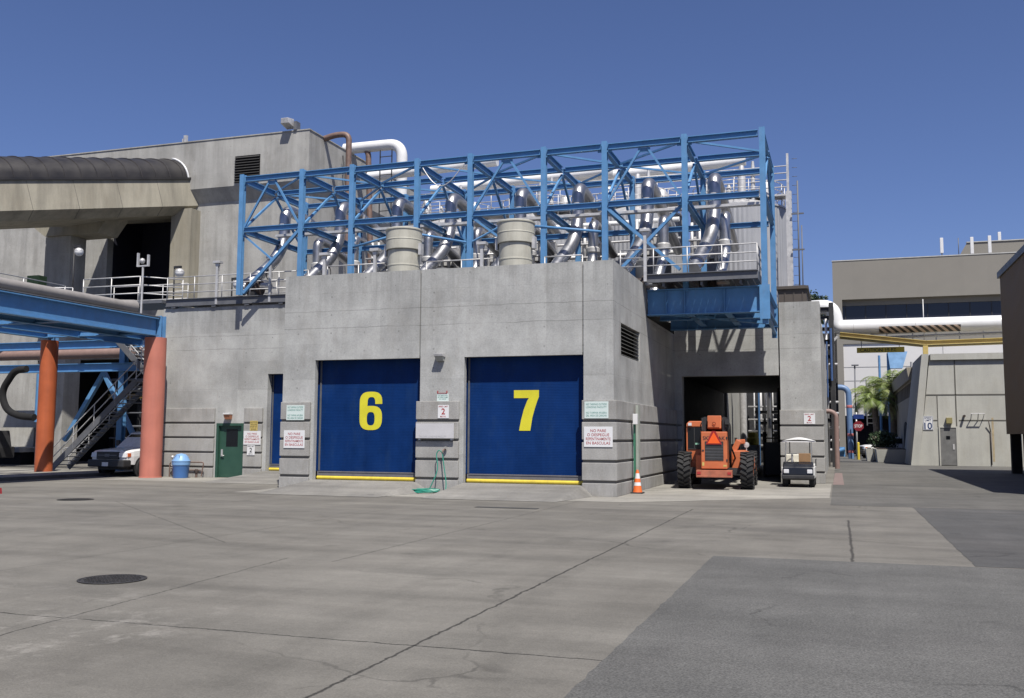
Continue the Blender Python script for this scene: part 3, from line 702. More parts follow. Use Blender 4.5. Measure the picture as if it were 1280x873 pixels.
# plate girders carrying the right hand end
gx0, gx1 = -6.27, -2.12
for y in (Y0, Y1):
    mb = MB().ibeam((gx0, y, 6.45), (gx1, y, 6.45), .9, .36, .03)
    for x in (-5.6, -4.95, -3.6): mb.box(x - .012, x + .012, y - .15, y - .016, 6.04, 6.86)
    obj('girder', mb, BLUE, fr)
obj('girder', MB().ibeam((-2.25, Y0 + .2, 6.40), (-2.25, Y1 - .2, 6.40), .72, .3, .03), BLUE, fr)
for x in (-4.92, -3.6): obj('girder', MB().ibeam((x, Y0 + .2, 6.35), (x, Y1 - .2, 6.35), .5, .24, .03), BLUE, fr)
obj('girder', MB().ibeam((gx0, YM, 6.35), (gx1 - .2, YM, 6.35), .5, .24, .03), BLUE, fr)
obj('brace', MB().bar((-6.2, Y0 + .3, 6.15), (-2.4, Y1 - .3, 6.15), .16, .1), BLUE, fr)
obj('brace', MB().bar((-2.22, Y0 + .1, 6.0), (-2.22, Y1 - .1, 5.75), .1, .1), BLUE, fr)
obj('end_plate', MB().box(-2.42, -2.08, Y0 - .185, Y0 - .165, 5.75, 6.92), BLUE, fr)

t = thing('cable_tray', (-12, 34.2, 10.3), 'thin grey cable tray running through the middle of the blue frame', 'cable tray')
obj('tray', MB().box(-22.9, -2.5, 36.2, 36.5, 10.28, 10.31).box(-22.9, -2.5, 36.2, 36.22, 10.31, 10.38).box(-22.9, -2.5, 36.48, 36.5, 10.31, 10.38), GALV, t)
mb = MB()
for q in range(3): mb.tube([(-22.9, 36.28 + q * .07, 10.34), (-12, 36.28 + q * .07, 10.345), (-2.5, 36.28 + q * .07, 10.34)], .02, 6)
obj('cable', mb, RUBBER, t)
cable_pts = []
for q in range(13): u = q / 12; cable_pts.append((-14.9 + u * 1.7, 33.7, 12.0 - .9 * math.sin(math.pi * u) * (1 - .3 * u)))
solo('loose_cable', MB().tube(cable_pts, .018, 6), GALV, (-14, 33.7, 11.2), 'thin pale loose cable sagging from the top of the blue frame', 'cable')

# ------------------------------------------------------------------ railings and platforms
def rails(mb, pts, z, h=.95, n=3, r=.022, step=1.35, first=0):
    for i in range(len(pts) - 1):
        a, b = Vector((*pts[i], z)), Vector((*pts[i + 1], z)); L = (b - a).length; k = max(1, round(L / step))
        for j in range(k + 1):
            if j == 0 and i > 0: continue
            p = a.lerp(b, j / k); mb.tube([p, p + Vector((0, 0, h))], r, 6)
        for q in range(n):
            zz = Vector((0, 0, h * (q + 1) / n)); mb.tube([a + zz, b + zz], r, 6)
    return mb
def floodlight(x, y, z, h, lab, rot=0, group='small floodlights on the railings'):
    t = thing('floodlight', (x, y, z), lab, 'floodlight', group)
    obj('pole', MB().box(x - .05, x + .05, y - .05, y + .05, z, z + h), GALV, t)
    obj('head', MB().box(x - .17, x + .17, y - .12, y + .14, z + h, z + h + .1).box(x - .08, x + .08, y - .06, y + .06, z + h - .12, z + h), GALV, t, bevel=.01)
    return t
pf = thing('platform', (-4.4, 34, 6.95), 'grey steel platform with railing jutting out above the blue girder', 'platform')
mb = MB(); mb.box(-6.27, -2.42, 33.2, 33.23, 7.06, 7.36).box(-6.27, -2.42, 33.13, 33.2, 7.33, 7.36).box(-6.27, -2.42, 33.13, 33.2, 7.06, 7.09).box(-2.45, -2.42, 33.23, 35.6, 7.06, 7.36)
obj('channel', mb, DGREY, pf)
gm = MB()
for i in range(16): gm.box(-6.25 + i * .237, -6.03 + i * .237, 33.24, 38.7, 7.28, 7.32)
for x in (-5.6, -4.3, -3.0): gm.box(x - .04, x + .04, 33.24, 38.7, 6.93, 7.27)
obj('deck', gm, DGREY, pf)
obj('railing', rails(MB(), [(-7.1, 33.22), (-2.44, 33.22), (-2.44, 35.5)], 7.36, .9, 3, .022, 1.2), GALV, pf)
pl = thing('platform', (-24, 35, 7.1), 'long grey steel catwalk on top of the left wall', 'platform')
mb = MB().box(-27.0, -17.6, 34.4, 34.43, 7.14, 7.46).box(-27.0, -17.6, 34.34, 34.4, 7.43, 7.46).box(-27.0, -17.6, 34.34, 34.4, 7.14, 7.17)
for x in (-26.6, -24.6, -23, -21.4, -19.2): mb.box(x - .1, x + .1, 34.36, 34.6, 7.07, 7.13)
obj('channel', mb, DGREY, pl); obj('deck', MB().box(-27.0, -17.6, 34.44, 37, 7.36, 7.4), DGREY, pl)
obj('railing', rails(MB(), [(-27.0, 34.45), (-20.2, 34.45)], 7.4, 1.0, 3, .022, 1.35), GALV, pl)
obj('railing', rails(MB(), [(-24.3, 36.6), (-19.2, 36.6)], 7.4, 1.0, 4, .02, 1.3), GALV, pl)
rl = thing('roof_railing', (-12, 31, 6.8), 'thin galvanised railing along the dock roof edge', 'railing')
obj('rail', rails(MB(), [(-17.4, 31.0), (-14.9, 31.0)], 6.8, 1.04, 2, .022, 1.2), GALV, rl)
obj('rail', rails(MB(), [(-13.5, 31.0), (-10.9, 31.0)], 6.8, 1.0, 2, .022, 1.2), GALV, rl)
obj('rail', rails(MB(), [(-9.2, 31.0), (-7.9, 31.0)], 6.8, .95, 2, .022, 1.2), GALV, rl)
floodlight(-24.5, 34.42, 7.14, 1.75, 'floodlight post at the left part of the catwalk railing')
floodlight(-21.95, 34.42, 7.14, 1.8, 'floodlight post on the catwalk beside the first blue column')
floodlight(-17.3, 30.6, 6.8, 1.35, 'floodlight on the roof edge left of the beige vents')
floodlight(-15.3, 30.6, 6.8, 1.4, 'floodlight on the roof just left of the first beige vent')
floodlight(-11.3, 30.6, 6.8, 1.4, 'floodlight on the roof between the two beige vents')
floodlight(-6.2, 33.1, 7.1, 1.75, 'floodlight post on the railing of the jutting platform')

# ------------------------------------------------------------------ roof vents
def vent(x, lab):
    t = thing('roof_vent', (x, 30.5, 6.8), lab, 'vent', 'beige cylinder vents on the dock roof')
    obj('lower_drum', MB().lathe((x, 30.5, 0), [(.56, 6.8), (.56, 8.12), (.5, 8.16)], 40), BEIGE, t)
    obj('hood', MB().lathe((x, 30.5, 0), [(.60, 8.12), (.625, 8.14), (.625, 8.80), (.65, 8.81), (.65, 8.85), (.60, 8.88), (.001, 8.94)], 40), BEIGE, t)
    obj('band', MB().lathe((x, 30.5, 0), [(.562, 7.55), (.572, 7.56), (.572, 7.60), (.562, 7.61)], 40).lathe((x, 30.5, 0), [(.627, 8.45), (.634, 8.46), (.634, 8.49), (.627, 8.5)], 40), BEIGE, t)
    obj('bracket', MB().box(x - .68, x - .6, 30.35, 30.6, 7.95, 8.35).box(x + .6, x + .7, 30.35, 30.6, 7.95, 8.35), GALV, t)
vent(-14.15, 'big beige cylinder vent on the roof above door 6')
vent(-10.06, 'big beige cylinder vent on the roof above door 7')

# ------------------------------------------------------------------ ducts
DX = [-23.0, -20.25, -17.55, -15.1, -12.05, -9.63, -6.84, -4.28]
GD = 'large silver ducts inside the blue frame'; GD2 = 'short silver ducts behind the large ones'
def duct(x):
    path = fillet([(x - .5, 34.7, 7.75), (x - .06, 36.4, 9.2), (x, 37.1, 10.2), (x, 37.1, 11.72), (x, 38.3, 11.66), (x, 42.4, 10.95)], [1.5, 1.2, .75, .7], 12)
    t = thing('duct', (x, 35, 7.4), 'large silver duct bent like a hook, ' + ORD[DX.index(x)] + ' from the left inside the blue frame', 'duct', GD)
    obj('pipe', MB().tube(path, .25, 24), STEELD, t)
    mb = MB().lathe((x, 37.1, 10.95), [(.25, 0), (.275, .01), (.275, .05), (.25, .06)], 20)
    d = (Vector((0, 1.9, 1.9))).normalized()
    p = Vector((x - .42, 35.02, 8.02)); mb.tube([p, p + d * .07], .29, 20); q = Vector((x, 38.8, 11.5)); mb.tube([q, q + Vector((0, .05, -.008))], .275, 20)
    obj('flange', mb, GALV, t)
    return t
for x in DX: duct(x)
SX = [-22.2, -20.35, -16.75, -14.5, -12.1, -9.38, -6.48, -4.05]
for k, x in enumerate(SX):
    t = thing('duct', (x, 36, 6.8), 'short silver duct with a collar, ' + ORD[k] + ' from the left behind the large ducts', 'duct', GD2)
    obj('pipe', MB().tube(fillet([(x - .25, 37.3, 6.9), (x - .1, 38.0, 8.2), (x, 38.6, 8.9), (x, 38.6, 10.54), (x, 39.4, 10.5), (x, 42.4, 9.9)], [.7, .5, .55, .5], 8), .21, 20), STEELD, t)
    obj('collar', MB().lathe((x, 38.6, 9.35), [(.21, -.12), (.28, -.06), (.28, .1), (.21, .16)], 18), GALV, t)
for k, x in enumerate(DX):
    t = thing('rotary_valve', (x, 34.9, 6.8), 'dark rotary valve at the foot of the ' + ORD[k] + ' large silver duct', 'valve', 'dark valves at the feet of the ducts')
    z0 = 7.42 if x < -17.6 else 6.82
    y0 = 34.95
    obj('body', MB().lathe((x - .3, y0, z0 + .45), [(.001, 0), (.3, 0), (.34, .03), (.34, .1), (.26, .12), (.26, .48), (.34, .5), (.34, .57), (.3, .6), (.001, .6)], 18, 'X'), DARKB, t)
    obj('stand', MB().box(x - .25, x + .25, y0 - .2, y0 + .2, z0, z0 + .3), DARK, t)
    obj('motor', MB().tube([(x + .3, y0, z0 + .5), (x + .75, y0, z0 + .5)], .15, 12), GALV, t)
    if z0 > 7 : obj('handwheel', MB().lathe((x + .7, y0 - .1, z0 + .95), [(.22, 0), (.25, .02), (.22, .04), (.19, .02), (.22, 0)], 16, 'X'), DARK, t)

# ------------------------------------------------------------------ silos, shed, roof pipes
def silo(x, y, r, zt, lab):
    t = thing('silo', (x, y, 6.8), lab, 'silo', 'ribbed grey silos behind the blue frame')
    n = 132; vs = []; fs = []
    for zz in (6.8, zt):
        for k in range(n):
            a = 2 * math.pi * k / n; rr_ = r + (.03 if k % 2 else 0)
            vs.append((x + rr_ * math.cos(a), y + rr_ * math.sin(a), zz))
    for k in range(n): fs.append((k, (k + 1) % n, n + (k + 1) % n, n + k))
    obj('shell', MB().add(vs, fs), SILO, t)
    obj('roof', MB().lathe((x, y, zt), [(r + .06, -.06), (r + .06, .03), (r * .4, .55), (.001, .7)], 40), GALV, t)
    mb = MB(); m = 20
    for k in range(m):
        a, b = 2 * math.pi * k / m, 2 * math.pi * (k + 1) / m
        p = Vector((x + r * .97 * math.cos(a), y + r * .97 * math.sin(a), zt)); q = Vector((x + r * .97 * math.cos(b), y + r * .97 * math.sin(b), zt))
        mb.tube([p, p + Vector((0, 0, 1.1))], .022, 5)
        for h in (.37, .74, 1.1): mb.tube([p + Vector((0, 0, h)), q + Vector((0, 0, h))], .02, 5)
    obj('railing', mb, GALV, t)
    mb = MB()
    for dx, dy, h, rr_ in ((-1.2, -1, 1.5, .25), (.3, -1.4, 1.9, .18), (1.3, -.6, 1.3, .3), (-.3, -1.2, 1.1, .12), (.8, -1.3, 2.1, .1)):
        mb.lathe((x + dx, y + dy, zt), [(rr_, -.2), (rr_, h * .8), (rr_ * .6, h), (.001, h)], 12)
    obj('filter_pipes', mb, GALV, t)
for k, (x, lab) in enumerate(((-18.7, 'ribbed grey silo farthest left behind the blue frame'), (-13.9, 'ribbed grey silo second from left behind the frame'), (-9.1, 'ribbed grey silo next to the rightmost silo'), (-4.25, 'ribbed grey silo at the right end beside the ladder'))):
    silo(x, 46.6, 2.2, 12.35, lab)
wk = thing('catwalk', (-11, 45.6, 12.7), 'high galvanised catwalk with railings along the silo tops', 'catwalk')
obj('deck', MB().box(-21, -1.9, 45.2, 46.0, 12.72, 12.79), GALV, wk)
obj('railing', rails(MB(), [(-21, 45.2), (-1.9, 45.2), (-1.9, 46.0)], 12.79, 1.3, 4, .025, 1.2), GALV, wk)
for k, (z, y, r_) in enumerate(((9.9, 42.9, .09), (10.6, 43.3, .06), (11.4, 43.0, .11), (12.0, 43.4, .07))):
    t = thing('pipe_run', (-12, y, z), 'thin grey pipe run behind the ducts, ' + ORD[k] + ' from the bottom', 'pipe', 'thin pipe runs behind the ducts')
    obj('pipe', MB().tube([(-21, y, z), (-6.5, y, z + .05)], r_, 8), GALV if k % 2 else WHITEP, t)
    mb = MB()
    for x in (-20, -17, -14.2, -11, -8): mb.box(x - .03, x + .03, y - .05, y + .05, 6.8, z)
    obj('support', mb, DGREY, t)
t = thing('dark_backdrop', (-14, 44, 6.8), 'dark backdrop wall added between the ducts and the silos', 'shed')
obj('wall', MB().box(-20.8, -7.4, 43.7, 44.2, 6.8, 9.5), mat('dark backdrop cladding', (.045, .042, .04), .7, var=.2, scale=2), t)  # added wall, dark so that the gaps behind the ducts read dark
mb = MB(); x = -20.7
while x < -7.5: mb.box(x, x + .05, 43.66, 43.7, 6.8, 9.5); x += .45
obj('standing_seam', mb, DARK, t)
ldr = thing('ladder', (-1.75, 44, 6.8), 'tall caged ladder post rising at the right of the silos', 'ladder')
mb = MB().box(-1.95, -1.7, 43.9, 44.05, 6.8, 12.6).box(-1.9, -1.8, 43.9, 44.0, 12.6, 14.3); obj('post', mb, GALV, ldr)
mb = MB()
for z in range(18): mb.tube([(-1.66, 43.8, 7.2 + z * .4), (-1.44, 43.8, 7.2 + z * .4)], .012, 5)
mb.tube([(-1.44, 43.8, 6.9), (-1.44, 43.8, 13.0)], .035, 6).tube([(-1.3, 43.8, 6.9), (-1.3, 43.8, 11.0)], .025, 6)
for z in (8.3, 9.9, 11.5): mb.box(-1.72, -1.2, 43.77, 43.83, z, z + .06)
obj('rungs', mb, DGREY, ldr)
sh = thing('roof_shed', (-1.9, 42, 5.9), 'brown metal clad shed on the roof behind the right pier', 'shed')
mb = MB().box(-2.2, -1.1, 41.4, 46, 5.9, 7.85); obj('wall', mb, SIDING2, sh)
mb = MB()
for x in (-1.95, -1.6, -1.25): mb.box(x - .02, x + .02, 41.37, 41.4, 5.9, 7.8)
obj('standing_seam', mb, SIDING2, sh)
obj('roof_trim', MB().box(-2.28, -1.02, 41.3, 46.1, 7.85, 7.97), SIDING2, sh)
solo('roof_pipe', MB().tube(fillet([(-28.2, 52, 19.15), (-24.35, 52, 19.15), (-24.35, 52, 13)], .9, 10), .33, 20), WHITEP, (-24.3, 52, 13), 'fat white pipe bending down behind the tower corner', 'pipe')
for a, b, r, z, y, lab in ((-24.5, -16.9, .27, 16.2, 48.0, 'white horizontal pipe right of the tower above the frame'), (-20.5, -11, .24, 15.05, 47.6, 'white horizontal pipe running low over the middle silos'), (-12.5, -4.0, .26, 15.2, 48.2, 'white horizontal pipe over the right silos')):
    solo('roof_pipe', MB().tube([(a, y, z - .1), ((a + b) / 2, y, z), (b, y, z + .15)], r, 16), WHITEP, ((a + b) / 2, y, z), lab, 'pipe')
solo('roof_pipe', MB().sphere((-11.0, 47.9, 15.25), .42), WHITEP, (-11, 47.9, 14.8), 'round white dome end among the pipes over the middle silos', 'pipe')
solo('vent_pipe', MB().tube(fillet([(-27.9, 48.7, 18.75), (-27.0, 48.7, 18.95), (-26.15, 48.7, 18.9), (-26.15, 48.7, 12)], [.4, .7], 8), .17, 14), BROWNP, (-26.1, 48.7, 12), 'brown gooseneck pipe leaving the tower side, taller one', 'pipe', 'brown gooseneck pipes on the tower side')
solo('vent_pipe', MB().tube(fillet([(-27.8, 52.0, 19.0), (-26.6, 52.0, 19.1), (-26.3, 52.0, 12)], [.7], 8), .17, 14), BROWNP, (-26.2, 52, 12), 'brown gooseneck pipe leaving the tower side, lower one farther back', 'pipe', 'brown gooseneck pipes on the tower side')
solo('conduit', MB().tube([(-27.55, 50.6, 18.3), (-26.9, 50.6, 13)], .05, 6), DARK, (-27, 50.6, 13), 'thin dark slanting conduit on the tower side wall', 'conduit')
mb = MB().box(-23.3, -23.25, 46.9, 46.95, 12, 17.2).box(-22.6, -22.55, 46.9, 46.95, 12, 17.2)
for z in range(10): mb.box(-23.3, -22.55, 46.9, 46.94, 12.3 + z * .5, 12.34 + z * .5)
solo('ladder', mb, DARK, (-22.9, 46.9, 12), 'dark ladder standing below the fat white pipe', 'ladder')
# clutter of machines between the ducts and silos
for k, (x, h) in enumerate(((-20.6, 2.3), (-17.6, 2.6), (-15.3, 2.2), (-12.8, 2.6), (-10.4, 2.4), (-7.7, 2.6), (-5.3, 2.3))):
    t = thing('filter_unit', (x, 42.5, 6.8), 'grey and dark filter machine behind the ducts, ' + ORD[k] + ' from the left', 'machine', 'filter machines behind the ducts')
    obj('hopper', MB().lathe((x, 42.5, 6.8), [(.3, 0), (.9, 1.2), (.9, h), (.7, h + .2), (.001, h + .3)], 20), DGREY, t)
    obj('casing', MB().box(x - .6, x + .6, 42.0, 43.2, 6.8 + h + .3, 6.8 + h + 1.3), GALV, t, bevel=.03)
    mb = MB()
    for j in range(4): mb.tube([(x - .5 + j * .33, 41.9, 6.8 + h), (x - .5 + j * .33, 41.9, 6.8 + h + 1.9)], .07, 8)
    mb.tube([(x - .8, 41.8, 6.8 + h + .5), (x + .9, 41.8, 6.8 + h + .5)], .05, 6).tube([(x - .8, 41.8, 6.8 + h + 1.1), (x + .9, 41.8, 6.8 + h + 1.1)], .05, 6)
    obj('pipework', mb, GALV, t)
# ================================================================== TOWER
tw = thing('concrete_tower', (-45, 50, 0), 'tall bare concrete tower block at upper left with a dark louver', 'building')
YT, YTl = 47.0, 47.45; XT = -27.72
mb = MB().box(-80, XT, YT, 62, 15.96, 18.8)
mb.hexa([(-80, YTl, 15.2), (XT - .25, YTl, 15.2), (-80, 62, 15.2), (XT - .25, 62, 15.2), (-80, YT, 15.955), (XT, YT, 15.955), (-80, 62, 15.955), (XT, 62, 15.955)])
obj('upper_wall', mb, TOWC, tw)
OL, OR = -41.65, -37.05
mb = MB(); X0 = -80; XR = XT - .25
mb.box(X0, OL, YTl, YTl + .5, 6.2, 15.195); mb.box(OR, XR, YTl, YTl + .5, 6.2, 15.195); mb.box(OL, OR, YTl, YTl + .5, 6.2, 9.6); mb.box(OL, OR, YTl, YTl + .5, 15.0, 15.195)
mb.box(X0, -46.5, YTl, YTl + .5, 0, 6.2); mb.box(-29.2, XR, YTl, YTl + .5, 0, 6.2); mb.box(XR - .5, XR, YTl + .5, 62, 0, 15.195)
obj('lower_wall', mb, TOWC, tw)
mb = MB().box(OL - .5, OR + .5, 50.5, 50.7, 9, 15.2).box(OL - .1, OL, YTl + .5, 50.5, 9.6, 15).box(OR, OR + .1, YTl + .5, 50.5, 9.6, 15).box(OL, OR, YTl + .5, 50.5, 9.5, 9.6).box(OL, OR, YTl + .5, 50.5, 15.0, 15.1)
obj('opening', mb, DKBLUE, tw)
mb = MB().box(-46.5, -29.2, 54, 54.2, 0, 6.2).box(-46.6, -46.5, YTl + .5, 54, 0, 6.2).box(-29.2, -29.1, YTl + .5, 54, 0, 6.2).box(-46.5, -29.2, YTl + .5, 54, 6.2, 6.3)
obj('lower_bay', mb, DARK, tw)
lo = obj('louver', MB().box(-32.52, -30.86, YT - .01, YT + .1, 16.12, 17.68), BLACK, tw)
mb = MB()
for i in range(10): mb.hexa([(-32.5, YT - .1, 16.14 + i * .155), (-30.88, YT - .1, 16.14 + i * .155), (-32.5, YT - .015, 16.2 + i * .155), (-30.88, YT - .015, 16.2 + i * .155), (-32.5, YT - .1, 16.16 + i * .155), (-30.88, YT - .1, 16.16 + i * .155), (-32.5, YT - .015, 16.22 + i * .155), (-30.88, YT - .015, 16.22 + i * .155)])
obj('slat', mb, mat('tower slat', (.05, .048, .045), .6), lo)
obj('pilaster', MB().box(-36.45, -35.08, 46.6, YTl, 6.2, 14.75), CREAM, tw)
obj('parapet_cap', MB().box(-80, XT + .04, YT - .04, YT + .3, 18.8, 18.86).box(XT - .3, XT + .04, YT + .3, 62, 18.8, 18.86), TOWC, tw)
t = thing('floodlight', (-28.9, 47.2, 18.86), 'large grey floodlight on the tower roof corner', 'floodlight')
obj('head', MB().hexa([(-29.3, 46.5, 19.15), (-28.75, 46.5, 19.15), (-29.3, 47.2, 19.0), (-28.75, 47.2, 19.0), (-29.25, 46.45, 19.45), (-28.8, 46.45, 19.45), (-29.25, 47.1, 19.55), (-28.8, 47.1, 19.55)]), GALV, t, bevel=.03)
obj('bracket', MB().box(-28.7, -28.5, 46.9, 47.3, 18.86, 19.35), DGREY, t)
solo('roof_horn', MB().box(-36.2, -36.0, 47.1, 47.25, 18.86, 19.3).box(-36.3, -36.18, 47.1, 47.25, 18.86, 19.1), GALV, (-36.1, 47.2, 18.86), 'small grey box on the tower parapet', 'fitting')

# ================================================================== SKYBRIDGE
sb = thing('skybridge', (-41, 43.8, 0), 'cream concrete skybridge with dark barrel roof climbing into the tower', 'skybridge')
U = Vector((3.4, 10.2, 2.35)).normalized(); Lf = Vector((-10.2, 3.4, 0)).normalized(); N = Lf.cross(U) * -1
if N.z < 0: N = -N
P0 = Vector((-35.6, 47.0, 16.56)); WB = 4.7
def at(t, a, b): return P0 + U * t + Lf * a + N * b
PROF = [(0, 0), (-.22, -1.55), (.45, -2.0), (WB - .45, -2.0), (WB + .22, -1.55), (WB, 0)]
TS = (-30, 1.2)
mb = MB()
vs = [at(t, a, b) for t in TS for a, b in PROF]; k = len(PROF)
mb.add(vs, [list(range(k)), list(range(k, 2 * k))] + [[j, (j + 1) % k, k + (j + 1) % k, k + j] for j in range(k)])
obj('trough', mb, CREAM, sb)
def arch(t, g=0., n=20):
    out = []
    for q in range(n + 1):
        a = math.pi * q / n; out.append(at(t, WB / 2 - (WB / 2 - .04 + g) * math.cos(a), .10 + (1.42 + g) * math.sin(a) ** .85))
    return out
vm = MB(); A0, A1 = arch(TS[0]), arch(TS[1]); vm.v += A0 + A1; m_ = len(A0)
for j in range(m_ - 1): vm.f.append([j, j + 1, m_ + j + 1, m_ + j]); vm.sm.append(True)
vt = obj('barrel_roof', vm, VAULT, sb)
rb = MB()
for q in range(34): rb.tube(arch(-.35 - q * .9, .015), .03, 5)
obj('rib', rb, mat('vault rib', (.045, .04, .038), .4), vt)
obj('flashing', MB().tube(arch(-.06, .06), .06, 6), WHITE, vt)
obj('gutter', MB().bar(at(TS[0], -.03, .06), at(TS[1], -.03, .06), .16, .12), VAULT, vt)
jm = MB()
for q in range(9):
    t = -2.2 - q * 2.5
    jm.bar(at(t, -.004, 0), at(t, -.226, -1.55), .03, .012, U).bar(at(t, -.226, -1.55), at(t, .448, -2.003), .03, .012, U)
obj('panel_joint', jm, GROOVE, sb)
obj('pier', MB().box(-43.0, -41.2, 44.0, 45.2, 0, 12.99), TOWC, sb)
obj('pier_cap', MB().hexa([(-42.9, 43.8, 13.0), (-39.2, 43.8, 13.0), (-42.9, 45.4, 13.0), (-39.2, 45.4, 13.0), (-44.5, 43.8, 14.1), (-38.3, 43.8, 14.1), (-44.5, 45.4, 14.1), (-38.3, 45.4, 14.1)]), CREAM, sb)

# dome lamps
def dome(x, y, z, lab, zb=7.4, arm=True):
    t = thing('area_lamp', (x, y, zb), lab, 'lamp', 'white globe lamps on the left walkway')
    obj('post', MB().tube([(x - .28, y, zb), (x - .28, y, z + .45)], .035, 8).box(x - .3, x + .08, y - .04, y + .04, z + .36, z + .46), DARK, t)
    obj('cap', MB().lathe((x, y, z), [(.08, .33), (.16, .28), (.2, .2), (.2, .17)], 18), GALV, t)
    obj('globe', MB().lathe((x, y, z), [(.195, .18), (.2, .12), (.16, .02), (.08, -.04), (.001, -.05)], 18), WHITE, t)
dome(-33.2, 36, 10.0, 'white lamp hanging before the skybridge pier')
dome(-27.6, 36, 8.75, 'white lamp left of the catwalk before the cream pilaster')
dome(-25.0, 36.6, 8.2, 'white lamp behind the catwalk railing, lowest of the three')
solo('cabinet', MB().box(-42.2, -41.4, 42.0, 42.6, 8.6, 10.4), BOXG, (-41.8, 42.3, 8.6), 'green cabinet on the walkway beside the skybridge pier', 'cabinet')

# ================================================================== LEFT PIPE BRIDGE
pb = thing('pipe_bridge', (-29.5, 33, 0), 'blue steel pipe bridge on orange round columns at left', 'pipe bridge')
def rcol(x, y, r, z, m, lab):
    c = obj('column', MB().lathe((x, y, .0), [(r + .02, 0), (r + .02, .03), (r, .04), (r, z), (.001, z)], 48), m, pb, label=lab)
rcol(-26.57, 33.3, .43, 5.70, PINK, 'faded salmon round column nearest the wall')
rcol(-32.65, 33.95, .36, 5.80, ORA, 'deep orange round column farther left')
obj('girder', MB().ibeam((-26.45, 1, 6.12), (-26.45, 33.1, 6.12), .74, .34, .04), BLUE, pb)
obj('girder', MB().ibeam((-32.6, 1, 6.12), (-32.6, 33.9, 6.12), .5, .34, .04), BLUE, pb)
obj('post', hcol(-26.4, 33.35, 5.72, 6.6, .3), BLUE, pb)
obj('post', hcol(-32.6, 34.1, 5.8, 6.5, .3), BLUE, pb)
for y in (33.55, 29.0, 24.5, 20): obj('cross_beam', MB().ibeam((-32.4, y, 6.1), (-26.65, y, 6.1), .42, .25, .03), BLUE, pb)
for x in (-30.7, -28.6): obj('stringer', MB().ibeam((x, 4, 6.0), (x, 37.5, 6.0), .32, .2, .03), BLUE, pb)
for x, y in ((-32.6, 38.6), (-27.4, 38.6)): obj('post', hcol(x, y, 0, 7, .3), BLUE, pb)
obj('cross_beam', MB().ibeam((-50, 38.4, 4.95), (-27.6, 38.4, 4.95), .4, .3, .03), BLUE, pb)
obj('cross_beam', MB().ibeam((-50, 38.6, 6.1), (-27.6, 38.6, 6.1), .4, .3, .03), BLUE, pb)
obj('brace', MB().bar((-35.0, 40, 4.9), (-32.7, 40, 1.2), .2, .2), BLUE, pb)
obj('brace', MB().bar((-35.1, 40.2, 4.9), (-37.4, 40.2, 1.4), .2, .2), BLUE, pb)
obj('post', MB().tube([(-36.2, 37.2, 2.3), (-36.2, 37.2, 4.6)], .2, 12), BLUE, pb)
obj('deck', MB().box(-29.5, -26.3, 24, 33.3, 6.52, 6.56), DGREY, pb)
solo('large_pipe', MB().tube([(-27.0, 3, 6.78), (-27.0, 31.6, 6.88), (-27.0, 32.4, 6.9)], [.2, .2, .28], 16), mat('grey lagged pipe', (.30, .28, .265), .55, var=.1, scale=2), (-27, 20, 6.5), 'fat grey pipe lying along the top of the blue girder', 'pipe')
mb = MB()
rails(mb, [(-29.2, 10), (-29.2, 31)], 6.54, 1.1, 2, .022, 2.2)
t = thing('walkway', (-29, 34.6, 7.3), 'small galvanised walkway with railings before the dark tower opening', 'walkway')
obj('railing', mb, GALV, t)
obj('deck', MB().box(-31.3, -27.05, 34.2, 36.2, 7.3, 7.42), DGREY, t)
obj('railing', rails(rails(MB(), [(-31.3, 34.3), (-28.3, 34.3), (-27.1, 35.6)], 7.42, 1.08, 3, .025, 1.2), [(-33.2, 33.4), (-31.6, 34.0)], 7.0, 1.1, 2, .025, 1.2), GALV, t)
obj('railing', rails(MB(), [(-31.2, 36.1), (-27.2, 36.1)], 7.42, 1.0, 3, .02, 1.3), GALV, t)
mb = MB().tube([(-28.1, 34.2, 6.6), (-28.1, 34.2, 8.9)], .045, 8).box(-28.4, -27.8, 34.15, 34.25, 8.9, 8.96).box(-28.4, -28.33, 34.15, 34.25, 8.96, 9.5).box(-27.87, -27.8, 34.15, 34.25, 8.96, 9.4).sphere((-28.15, 34.2, 9.15), .12)
solo('instrument_post', mb, GALV, (-28.1, 34.2, 6.6), 'forked instrument post on the walkway before the dark opening', 'post')
solo('wall_pipe', MB().tube([(-60, 39.6, 5.75), (-31, 39.6, 5.75)], .25, 14), MAUVE, (-45, 39.6, 5.5), 'dull mauve pipe crossing behind the orange column', 'pipe')
solo('curved_duct', MB().tube(fillet([(-35.9, 36, 4.75), (-36.6, 36, 4.7), (-37.35, 36, 3.7), (-37.0, 36, 2.85), (-36.2, 36, 2.55), (-35.3, 36, 2.5)], .7, 6), .16, 14), BLACK, (-36.3, 36, 2.4), 'black curved duct like a letter C left of the orange column', 'duct')
# dark plant under the bridge
for k, (x, y, lab) in enumerate(((-39.0, 48.5, 'dark tangle of pipes behind the stair, left part'), (-33.8, 46.5, 'dark tangle of pipes behind the stair, right part'))):
    t = thing('pipe_rack', (x, y, 0), lab, 'pipework', 'dark pipework under the bridge')
    mb = MB()
    for j in range(9): mb.tube([(x - 2.4 + j * .6, y + (j % 3) * .3, 0), (x - 2.4 + j * .6, y + (j % 3) * .3, 5.6)], .05 + .03 * (j % 3), 7)
    obj('riser', mb, DARK, t)
    mb = MB()
    for z in (.8, 1.5, 2.2, 3.0, 3.6, 4.4, 5.0): mb.tube([(x - 2.6, y - .2, z), (x + 2.8, y - .2, z)], .05 + .02 * (int(z * 10) % 3), 7)
    obj('run', mb, GALV if k else DGREY, t)
    obj('beam', MB().ibeam((x - 2.7, y - .3, 4.0), (x + 2.8, y - .3, 4.0), .25, .2), mat('dull yellow steel' + str(k), (.22, .15, .04), .6), t)
